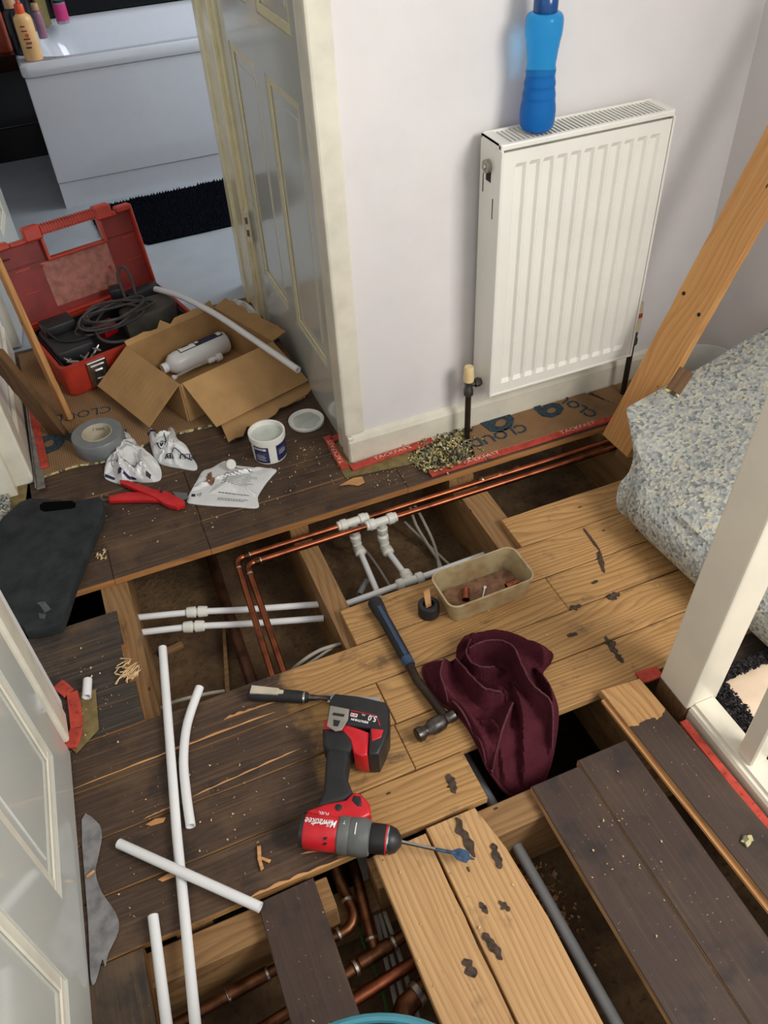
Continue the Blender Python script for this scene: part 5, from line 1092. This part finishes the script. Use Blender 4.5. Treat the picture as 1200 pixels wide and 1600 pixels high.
# inhibitor bottle in the box
ib = thing('inhibitor_bottle', 'white plastic bottle with a navy label lying in the cardboard box', 'bottle')
a, b = P(262, 573, .05), P(348, 535, .05); d = (b-a).normalized(); a = Vector((a.x, a.y, 0.0500)); Lb = 0.205
d = Vector((d.x, d.y, 0)).normalized(); bm = B(); lathe(bm, [(0.012, -0.012), (0.0125, 0), (0.020, 0.004), (0.030, 0.016), (0.034, 0.035), (0.034, Lb-0.006), (0.030, Lb)], a, d, 32); obj('bottle_body', bm, 'bag', ib, smooth=True)
bm = B(); lathe(bm, [(0.015, -0.018), (0.015, -0.002)], a, d, 20); obj('cap', bm, 'white_ink', ib, smooth=True)
sd = Vector((d.y, -d.x, 0)); up = Vector((0, 0, 1))
def onb(u, ang, r=0.0347): return a+d*u+sd*(r*math.sin(ang))+up*(r*math.cos(ang))
def lab(u0, u1, a0, a1, m, r=0.0347, nm='printed_label'): bm = B(); grid(bm, lambda u, v: onb(u0+(u1-u0)*u, a0+(a1-a0)*v, r), 2, 8); return obj(nm, bm, m, ib)
lab(0.045, 0.195, -0.7, 0.35, 'ink'); lab(0.048, 0.10, -0.65, 0.27, 'white_ink', .0350); lab(0.12, 0.175, -0.65, 0.27, 'navy', .0350); lab(0.178, 0.192, -0.5, 0.2, 'white_ink', .0350); lab(0.062, 0.085, -0.6, -0.2, 'ink', .0353); lab(0.104, 0.116, -0.5, -0.02, 'white_ink', .0350)
ho = thing('filling_hose', 'clear hose with a white threaded connector beside the bottle in the box', 'hose')
a2, b2 = P(272, 590, .03), P(330, 563, .03); bm = B(); tube(bm, [a2, (a2+b2)/2+Vector((0, 0, .003)), b2], 0.0045, 10); obj('tube', bm, 'cable', ho, smooth=True)
d = (b2-a2).normalized(); bm = B(); lathe(bm, [(0.007, -0.012), (0.0085, 0), (0.0085, 0.01), (0.006, 0.012), (0.006, 0.016), (0.0135, 0.017), (0.0135, 0.034), (0.012, 0.036)], b2, d, 10); obj('connector', bm, 'white_ink', ho, smooth=True)
bm = B(); lathe(bm, [(0.006, -0.006), (0.009, 0), (0.004, 0.010)], a2, d, 10); obj('end_clip', bm, 'white_ink', ho, smooth=True)
# white pipe over the box
offcut('long curved white pipe resting across the cardboard box corner', [P(236, 450, .13), P(280, 462, .15), P(335, 490, .155), P(400, 533, .150), P(466, 578, .138)], 0.0095, sm=6)
# tool case
cs = thing('tool_case', 'open red plastic tool case with a see-through handle lid', 'case', (-0.146, 2.232, 0.0085), R(14.5))
W, D, Hc = 0.44, 0.29, 0.105
def rr2(w, d, r, ins=0.0): return rrect(w-2*ins, d-2*ins, r, 4, W/2, D/2)
bm = B(); loft(bm, [L3(rr2(W, D, 0.02, 0.008), 0), L3(rr2(W, D, 0.02), 0.012), L3(rr2(W, D, 0.02), Hc-0.012), L3(rr2(W+0.008, D+0.008, 0.022), Hc-0.010), L3(rr2(W+0.008, D+0.008, 0.022), Hc), L3(rr2(W, D, 0.018, 0.006), Hc), L3(rr2(W, D, 0.016, 0.010), 0.02)]); obj('case_body', bm, 'case', cs, smooth=True)
bm = B(); loft(bm, [L3(rr2(W, D, 0.014, 0.012), 0.0205), L3(rr2(W, D, 0.014, 0.012), Hc-0.006), L3(rr2(W, D, 0.012, 0.016), Hc-0.006), L3(rr2(W, D, 0.012, 0.018), 0.024)]); obj('black_liner', bm, 'black', cs)
lt = B(); bx(lt, 0.10, 0.16, -0.012, 0.002, 0.015, 0.098, 0.003, 2); bx(lt, 0.108, 0.152, -0.016, -0.010, 0.030, 0.085, 0.002, 1); bx(lt, 0.115, 0.145, -0.0175, -0.015, 0.042, 0.072, 0.004, 1); lo_ = obj('latch', lt, 'steel', cs); lo_.location = (-0.03, 0, 0)
bm = B(); tube(bm, smoothpts([(0.078, -0.012, 0.030), (0.085, -0.022, 0.010), (0.115, -0.024, 0.006), (0.132, -0.014, 0.022)], 5), 0.0016, 6); obj('latch_wire', bm, 'chrome', cs)
lid_p = bpy.data.objects.new('lid', None); C.objects.link(lid_p); lid_p.parent = cs; lid_p.location = (0, D+0.004, Hc); lid_p.rotation_euler = (R(-12), 0, 0)
LH = 0.262
bm = B(); bx(bm, 0.0, W, 0.022, 0.026, 0.0, LH*0.66)
for (xa, xb) in ((0, 0.150), (0.325, W)): bx(bm, xa, xb, 0.022, 0.026, LH*0.65, LH*0.93)
obj('lid_shell', bm, 'case_in', lid_p)
bm = B(); bx(bm, 0, 0.008, -0.012, 0.026, 0, LH*0.94, 0.003, 1); bx(bm, W-0.008, W, -0.012, 0.026, 0, LH*0.96, 0.003, 1); bx(bm, 0, W, -0.004, 0.026, 0, 0.010, 0.003, 1); bx(bm, 0.0, 0.05, -0.012, 0.026, LH*0.90, LH*0.97, 0.004, 1); bx(bm, 0.05, 0.12, -0.006, 0.026, LH*0.90, LH*0.94, 0.003, 1)
bx(bm, W-0.05, W, -0.012, 0.026, LH*0.92, LH*0.99, 0.004, 1); bx(bm, W-0.10, W-0.05, -0.006, 0.026, LH*0.90, LH*0.95, 0.003, 1)
bx(bm, 0.098, 0.152, -0.012, 0.028, LH*0.90, LH*1.06, 0.005, 1); bx(bm, 0.322, 0.376, -0.012, 0.028, LH*0.90, LH*1.06, 0.005, 1)
bx(bm, 0.142, 0.150, -0.006, 0.027, LH*0.66, LH*0.96); bx(bm, 0.325, 0.333, -0.006, 0.027, LH*0.66, LH*0.96); bx(bm, 0.142, 0.333, -0.006, 0.027, LH*0.645, LH*0.675, 0.003, 1); obj('lid_frame', bm, 'case', lid_p)
bm = B(); bx(bm, 0.150, 0.325, -0.008, 0.024, LH*0.94, LH*1.03, 0.005, 2)
for k in range(20): bx(bm, 0.153+k*0.0088, 0.157+k*0.0088, -0.0095, 0.0255, LH*0.935, LH*1.042)
obj('handle', bm, 'case', lid_p)
M['lidhaze'] = plain('scuffed_lid_window', (176, 112, 98), 0.55, var=0.18, scale=40)
bm = B(); bx(bm, 0.120, 0.335, 0.0205, 0.0219, 0.028, LH*0.63); obj('scuffed_window', bm, 'lidhaze', lid_p)
for (xx, zz_) in ((0.125, 0.155), (0.32, 0.09)): bm = B(); lathe(bm, [(0.006, 0), (0.005, 0.006)], (xx, 0.021, zz_), (0, -1, 0), 12); obj('lid_boss', bm, 'case', lid_p)
for zz_ in (0.09, 0.16):
    for xa in (0.385, 0.04): bm = B(); bx(bm, xa, xa+0.045, 0.019, 0.0215, zz_, zz_+0.004); obj('lid_rib', bm, 'case', lid_p)
# contents of the case
csM = Matrix.Translation((-0.146, 2.232, 0.0085)) @ Matrix.Rotation(R(14.5), 4, 'Z')
def cw(x, y, z): return csM@Vector((x, y, z))
ba = thing('battery_charger', 'black charger block standing in the left end of the red case', 'charger', cw(0.078, 0.15, 0.022), R(14))
bm = B(); bx(bm, -0.060, 0.055, -0.085, 0.09, 0, 0.095, 0.010, 2); obj('charger_body', bm, 'black', ba, smooth=True)
bm = B(); bx(bm, -0.05, 0.045, 0.02, 0.088, 0.094, 0.125, 0.006, 2); obj('battery_slot', bm, 'black', ba, smooth=True)
bm = B(); tube(bm, smoothpts([(-0.05, 0.03, 0.128), (-0.03, -0.02, 0.10), (0.0, -0.05, 0.099), (0.045, -0.06, 0.10)], 5), 0.003, 7); obj('lead', bm, 'rubber', ba, smooth=True)
bs = thing('drill_bits', 'loose steel bits and fixings in the front corner of the red case', 'bits', cw(0.075, 0.03, 0.022), R(14))
r2 = random.Random(21)
for k in range(9):
    bm = B(); p = Vector((r2.uniform(-0.05, 0.05), r2.uniform(-0.012, 0.012), 0.06+r2.uniform(0, 0.025))); dd = Vector((r2.uniform(-1, 1), r2.uniform(-.7, .7), r2.uniform(-.2, .7))).normalized()
    tube(bm, [p-dd*0.018, p+dd*0.004, p+dd*0.018], [0.003, 0.0045, 0.002], 7); obj('bit', bm, 'steel' if k % 3 else 'lgrey', bs, smooth=True)
bm = B(); bx(bm, -0.06, 0.07, -0.016, 0.016, 0, 0.058, 0.003, 1); obj('bit_tray', bm, 'black', bs)
sw = thing('power_saw', 'dusty dark power tool lying at the right end of the red case', 'power tool', cw(0.345, 0.165, 0.022), R(14))
bm = B(); prism(bm, [(-0.09, -0.05), (0.02, -0.065), (0.085, -0.045), (0.088, 0.04), (0.02, 0.05), (-0.08, 0.03)], 0, 0.095, 0.012, 3); M['dusty'] = plain('dusty_dark_plastic', (82, 78, 70), 0.8, var=0.2, scale=20); obj('tool_body', bm, 'dusty', sw, smooth=True)
bm = B(); bx(bm, -0.03, 0.08, 0.05, 0.095, 0.02, 0.115, 0.008, 2); obj('motor_cover', bm, 'black', sw, smooth=True)
bm = B(); lathe(bm, [(0.026, 0), (0.026, 0.05), (0.018, 0.055)], (-0.16, 0.01, 0.05), (0.9, 0.3, 0), 18); obj('red_collar', bm, 'red', sw, smooth=True)
cb = thing('power_cable', 'coiled grey-black power cable on top of the tools in the red case', 'cable')
r2 = random.Random(31); pts = []
for k in range(78):
    a = k/11*2*math.pi; ph = k/78
    pts.append(cw(0.235+(0.095+0.018*math.sin(k*0.37))*math.cos(a)+0.02*math.sin(k*0.9), 0.135+(0.058+0.016*math.sin(k*0.53+1))*math.sin(a), 0.122+0.012*math.sin(k*0.71)+0.026*ph))
bm = B(); tube(bm, smoothpts(pts, 4), 0.0040, 8); M['cab'] = plain('rubber_cable', (66, 62, 60), 0.6, var=0.15); obj('coil', bm, 'cab', cb, smooth=True)
bm = B(); tube(bm, smoothpts([cw(0.30, 0.20, .13), cw(0.305, 0.23, .20), cw(0.325, 0.235, .225), cw(0.34, 0.225, .20), cw(0.335, 0.20, .14)], 6), 0.0045, 8); obj('raised_loop', bm, 'cab', cb, smooth=True)
bm = B(); tube(bm, smoothpts([cw(0.16, 0.13, .13), cw(0.15, 0.06, .12), cw(0.175, 0.02, .115), cw(0.235, -0.0, .112)], 6), 0.0045, 8); obj('trailing_lead', bm, 'cab', cb, smooth=True)
bm = B(); q = cw(0.285, 0.235, 0.15); bx(bm, q.x-0.018, q.x+0.018, q.y-0.02, q.y+0.02, q.z-0.015, q.z+0.02, 0.006, 2); obj('plug', bm, 'black', cb, smooth=True)
# planks leaning on the left
def lean(name, lab, base, top, w_dir, w_, t_, m, me=None):
    base, top = Vector(base), Vector(top); d = (top-base); L = d.length; d.normalize(); wv = Vector(w_dir); wv = (wv-d*wv.dot(d)).normalized(); tv = d.cross(wv)
    mt = Matrix((( d.x, wv.x, tv.x, base.x), (d.y, wv.y, tv.y, base.y), (d.z, wv.z, tv.z, base.z), (0, 0, 0, 1)))
    bm = B(); n = 24; r3 = random.Random(int(L*1e4))
    A1 = [(L*i/n, -w_/2+r3.uniform(-.0015, .0015)) for i in range(n+1)]; A2 = [(L*i/n, w_/2+r3.uniform(-.0008, .0008)) for i in range(n, -1, -1)]
    prism(bm, A1+A2, -t_/2, t_/2, 0.0015, 1); o = obj(name, bm, m); o.matrix_world = mt; return tag(o, lab, 'plank')
lean('leaning_plank', 'pale pine plank with a split edge leaning beside the red case', (-0.165, 2.130, 0.012), PX(-8, 400, -0.205), (0.55, -1, 0.1), 0.024, 0.016, 'plank_e')
lean('leaning_plank', 'dark old plank with a rough orange edge leaning left of the pale plank', (-0.200, 2.075, 0.012), PX(-12, 548, -0.262), (0.9, -0.8, 0.3), 0.052, 0.020, 'plank_dk')
bm = B(); tube(bm, [PX(-6, 410, -0.20), PX(19, 404, -0.196)], [0.004, 0.0015], 6); tag(obj('nail', bm, 'pipe_k'), 'dark nail tip sticking out of the pale leaning plank', 'nail')
# ------------------------------------------------------------------ right hand side
rp = lean('leaning_plank', 'clean pine plank leaning against the right wall in the corner', (1.163, 1.362, 0.006), (1.540, 1.325, 1.06), (0.12, -1, 0), 0.102, 0.021, 'plank')
for k, (u_, v_) in enumerate(((0.40, 0.03), (0.42, -0.035))):
    bm = B(); lathe(bm, [(0.005, 0), (0.0045, 0.0012)], (u_, v_, 0.0105 if True else 0), (0, 0, 1), 8); obj('nail_hole', bm, 'clip', rp)
    bm = B(); lathe(bm, [(0.005, 0), (0.0045, 0.0012)], (u_, v_, -0.0105), (0, 0, -1), 8); obj('nail_hole', bm, 'clip', rp)
go = thing('gripper_offcut', 'dark gripper offcut with a foam-covered edge propped on the leaning plank above the underlay', 'gripper', PX(1062, 596, 1.20)); go.rotation_euler = (0.2, -0.7, 0.35)
bm = B(); bx(bm, -0.028, 0.030, -0.018, 0.018, 0, 0.005, 0.001, 1); obj('wood_strip', bm, 'plank_dk', go)
bm = B(); bx(bm, -0.036, -0.0285, -0.018, 0.018, -0.001, 0.007, 0.002, 1); obj('foam_edge', bm, 'crumb_big', go)
bk = thing('bucket', 'white plastic bucket behind the leaning plank in the corner', 'bucket', (1.468, 1.425, 0.001))
bm = B(); lathe(bm, [(0.065, 0), (0.067, 0.003), (0.071, 0.06), (0.075, 0.062), (0.075, 0.070), (0.072, 0.072), (0.080, 0.125), (0.086, 0.127), (0.086, 0.140), (0.082, 0.141), (0.068, 0.02)], seg=36); obj('bucket_wall', bm, 'bucketw', bk, smooth=True)
# foam underlay: one folded sheet, its fold bulging to the left
us = thing('underlay_sheet', 'large grey flecked foam underlay sheet folded and draped behind the newel post', 'underlay')
PV = [(1.20, 0.004), (1.09, 0.006), (1.035, 0.022), (1.003, 0.062), (1.012, 0.108), (1.06, 0.140), (1.16, 0.176), (1.30, 0.228), (1.42, 0.285), (1.53, 0.345)]
PVs = smoothpts([(a, 0, b) for a, b in PV], 6)
FE = smoothpts([P(990, 812, .015), P(972, 802, .03), P(964, 782, .06), P(970, 758, .09), P(988, 735, .12), P(994, 700, .15), P(980, 640, .185)], 6)+smoothpts([P(990, 634, .188), P(1045, 604, .21), P(1110, 569, .25), P(1165, 535, .29), Vector((1.535, 1.27, .335))], 6)
def along(L_, v):
    k = v*(len(L_)-1); i = min(int(k), len(L_)-2); return L_[i].lerp(L_[i+1], k-i)
def und(u, v):
    p = along(PVs, v); y = 0.645+min(u, 0.62)*0.68; x, z = p.x, p.z
    x += 0.05*max(0, (0.86-y)/0.22)*(1-v)+0.014*math.sin(y*9+0.6)*(1-v)
    q = Vector((x, y, z))
    w_ = max(0.0, (u-0.50)/0.50); w_ = w_*w_*(3-2*w_)
    q = q.lerp(along(FE, v), w_)
    q.z += (0.012*math.sin(q.y*14+1)*(v > 0.5)+0.016*noise.noise((q.x*5, q.y*5, 2.0))*min(1, max(0, v-.35)*3))*(1-w_)
    return q
bm = B(); grid(bm, und, 56, 92); thicken(bm, 0.008); obj('foam_sheet', bm, 'crumb', us, smooth=True)
# newel, rail and balusters
nw = thing('newel_post', 'cream painted square newel post at the right', 'post', (0.8515, 0.664, 0)); nw.rotation_euler = (0, R(3.2), 0)
bm = B(); bx(bm, -0.0365, 0.0365, -0.0415, 0.0415, 0.014, 1.10, 0.004, 2); obj('post_shaft', bm, 'newel', nw)
bm = B(); bx(bm, -0.0355, 0.0355, -0.0405, 0.0405, -0.15, 0.0138, 0.001, 1); obj('bare_wood_foot', bm, 'plank_dk', nw)
sr = thing('base_rail', 'white painted moulded base rail of the balustrade running from the newel post', 'rail')
bm = B(); pr_ = [(0.822, -0.12), (0.822, 0.014), (0.826, 0.020), (0.832, 0.020), (0.834, 0.026), (0.874, 0.026), (0.876, 0.021), (0.880, 0.021), (0.880, -0.12)]
loft(bm, [[(x, y, z) for x, z in pr_] for y in (-0.3, 0.6215)]); obj('rail_moulding', bm, 'trim', sr)
bl = thing('baluster', 'square cream baluster standing on the base rail', 'baluster', (0.857, 0.492, 0.0265)); bm = B(); bx(bm, -0.018, 0.018, -0.018, 0.018, 0, 0.9, 0.003, 1); obj('baluster_shaft', bm, 'newel', bl)
# stair carpet pulled back behind the rail
bm = B(); bx(bm, 0.885, 1.556, 0.60, 0.727, -0.021, -0.001); struct('floor_landing_edge', bm, 'floor_k')
bm = B(); bx(bm, 0.885, 1.7, -0.5, 0.60, -0.24, -0.2); struct('floor_stair_tread', bm, 'floor_k')
sc_ = thing('stair_carpet', 'rolled-back stair carpet showing beige backing and dark pile beyond the balustrade', 'carpet')
def cpf(u, v):
    x = 0.930+0.47*u; y = 0.655-0.33*v
    z = 0.012-0.30*v*v*0.5-0.06*v+0.022*math.sin(u*11+v*4)*v+0.010*math.sin(v*9)
    return Vector((x-0.02*math.sin(v*3.0), y, z))
bm = B(); grid(bm, cpf, 26, 20); thicken(bm, 0.004); obj('backing', bm, 'backing', sc_, smooth=True)
bm = B(); r2 = random.Random(17)
for _ in range(2600):
    if r2.random() < 0.6: x, y = r2.uniform(0.886, 0.928), r2.uniform(0.40, 0.665); zz_ = 0.006-0.25*max(0, 0.6-y)
    else: x, y, = r2.uniform(0.93, 1.2), r2.uniform(0.648, 0.668); zz_ = 0.014
    crumb(bm, (x, y, zz_+r2.uniform(0, 0.008)), 0.006, r2)
o = obj('pile', bm, 'carpetdk', sc_); o['kind'] = 'stuff'
bm = B(); grid(bm, lambda u, v: Vector((0.884+0.045*u, 0.665-0.3*v, 0.004-0.25*max(0, v*0.3-0.065))), 2, 10); thicken(bm, 0.004); obj('pile_base', bm, 'carpetdk', sc_)

# bucket rim at the bottom edge of the picture
tk = thing('trug_bucket', 'teal rimmed dark bucket at the bottom edge of the picture', 'bucket', (-0.002, 0.139, 0.003))
bm = B(); lathe(bm, [(0.125, 0), (0.13, 0.003), (0.168, 0.288), (0.164, 0.288), (0.126, 0.008)], seg=48); obj('bucket_wall', bm, 'black', tk, smooth=True)
bm = B(); tube(bm, [(0.172*math.cos(k*math.pi/32), 0.172*math.sin(k*math.pi/32), 0.290) for k in range(64)], 0.0055, 8, closed=True); obj('rim', bm, 'teal', tk, smooth=True)

# ------------------------------------------------------------------ black adhesive residue left on the bare boards
M['bitumen'] = plain('black_adhesive_residue', (78, 64, 54), 0.75, var=0.3, scale=120, bump=0.4, spec=0.2)
r2 = random.Random(77)
for k, (a, b, wd) in enumerate((((712, 1278), (742, 1340), .010), ((770, 1318), (782, 1358), .009), ((780, 1408), (796, 1424), .009), ((750, 1410), (762, 1428), .006), ((755, 1458), (785, 1500), .008), ((726, 1498), (742, 1528), .009),
        ((700, 1210), (712, 1240), .008), ((912, 826), (938, 862), .004), ((936, 862), (944, 895), .007), ((946, 995), (962, 1022), .012), ((962, 1022), (974, 1036), .008), ((950, 936), (968, 928), .010), ((890, 952), (908, 946), .008), ((886, 994), (902, 990), .006), ((800, 1045), (812, 1040), .005), ((925, 912), (934, 908), .005))):
    A_, B_ = P(a[0], a[1]), P(b[0], b[1]); d = B_-A_; n_ = Vector((-d.y, d.x, 0)).normalized(); N = 18; up_, dn_ = [], []
    for i in range(N+1):
        t = i/N; e = math.sqrt(max(0.02, 4*t*(1-t)))*wd; c = A_+d*t
        up_.append((c+n_*e*max(0.25, 0.75+0.8*noise.noise((t*5, k*3.3, 0))))[:2]); dn_.append((c-n_*e*max(0.25, 0.75+0.8*noise.noise((t*5, k*3.3, 9))))[:2])
    bm = B(); prism(bm, up_+dn_[::-1], 0.0006, 0.0022); obj('adhesive_residue', bm, 'bitumen', floor)

# ------------------------------------------------------------------ wood debris
def chip(lab, pxs, z=0.0015, h=0.004, m='splint'):
    bm = B(); prism(bm, [tuple(P(a, b)[:2]) for a, b in pxs], z, z+h, 0.0008, 1); return tag(obj('wood_splinter', bm, m), lab, 'splinter', 'wood splinters')
chip('pale wood splinter standing alone on the dark boards left of the drill', [(402, 1324), (408, 1323), (409, 1345), (413, 1358), (408, 1362), (403, 1345)])
chip('small crosswise splinter touching the one left of the drill', [(409, 1340), (424, 1345), (421, 1350), (409, 1345)])
chip('long thin orange splinter left of the curved pipe offcut', [(228, 1290), (244, 1281), (260, 1279), (256, 1286), (236, 1292)])
chip('orange splinter beside the crossing of the two white pipes', [(247, 1376), (262, 1368), (275, 1364), (274, 1371), (254, 1379)])
def slivers(lab, px_, n, spread, seed, ln=0.03):
    bm = B(); r5 = random.Random(seed); c0 = P(*px_)
    for _ in range(n):
        c = c0+Vector((r5.gauss(0, spread), r5.gauss(0, spread), r5.uniform(0.0022, 0.009))); a = r5.gauss(0.5, 0.6); d = Vector((math.cos(a), math.sin(a), r5.uniform(-.04, .25)))*ln*r5.uniform(.3, 1); n_ = Vector((-d.y, d.x, 0)).normalized()*r5.uniform(.001, .003)
        v = [bm.verts.new(p) for p in (c-d*.5-n_, c-d*.5+n_, c+d*.5, c+Vector((0, 0, .0025)))]
        for f in ((0, 1, 2), (0, 2, 3), (2, 1, 3), (1, 0, 3)): bm.faces.new([v[k] for k in f])
    return tag(obj('split_wood', bm, 'chip'), lab, 'splinter', kind='stuff')
M['chip'] = plain('fresh_wood_chip', (224, 192, 146), 0.8, var=0.15, scale=200, spec=0.1)
slivers('tuft of split pale wood on the end of the left joist', (203, 1052), 46, 0.011, 4); slivers('thin pale slivers standing on the board edge of the left void', (160, 868), 14, 0.010, 9, 0.015)
chip('pale splintered wood patch on the boards before the wall corner', [(530, 760), (552, 748), (566, 746), (570, 755), (560, 760), (545, 758)], z=0.001, h=0.003)
chip('splinter lying on the grey filler smear', [(135, 1372), (148, 1361), (150, 1364), (138, 1374)], z=0.004)
TWP = [tuple(p) for p in OW]; bm = B(); r2 = random.Random(42)
spots = [((0.05, 1.75), (0.40, 0.22), 90), ((0.45, 1.66), (0.08, 0.12), 60), ((-0.10, 0.80), (0.18, 0.15), 70), ((-0.25, 1.15), (0.07, 0.12), 60), ((0.56, 0.45), (0.09, 0.18), 45), ((0.62, 0.95), (0.3, 0.18), 45), ((0.25, 1.60), (0.3, 0.12), 70), ((0.20, 0.45), (0.1, 0.12), 25), ((0.58, 1.52), (0.06, 0.04), 50)]
for (cx_, cy_), (sx, sy), n in spots:
    for _ in range(n):
        x, y = r2.gauss(cx_, sx*0.6), r2.gauss(cy_, sy*0.6)
        if (1.05 < y < 1.46 and x > -0.16) or x < -0.28 or (y < 0.62 and -0.22 < x < 0.16) or (0.37 < x < 0.475 and y < 0.73) or (y < 0.73 and y > .61 and x > .39) or (y > 1.6 and x > 0.49) or (-0.3 < x < -0.16 and 1.3 < y < 1.46) or (0.68 < x and y < 0.75) or x > 0.98 and y < 1.4 or inside((x, y), TWP) or inside((x, y), po) or (y > 1.89): continue
        crumb(bm, (x, y, 0.0025), r2.uniform(0.0012, 0.0034), r2)
tag(obj('wood_chips', bm, 'chip'), 'scatter of tiny pale wood chips over the floorboards', 'chips', kind='stuff')
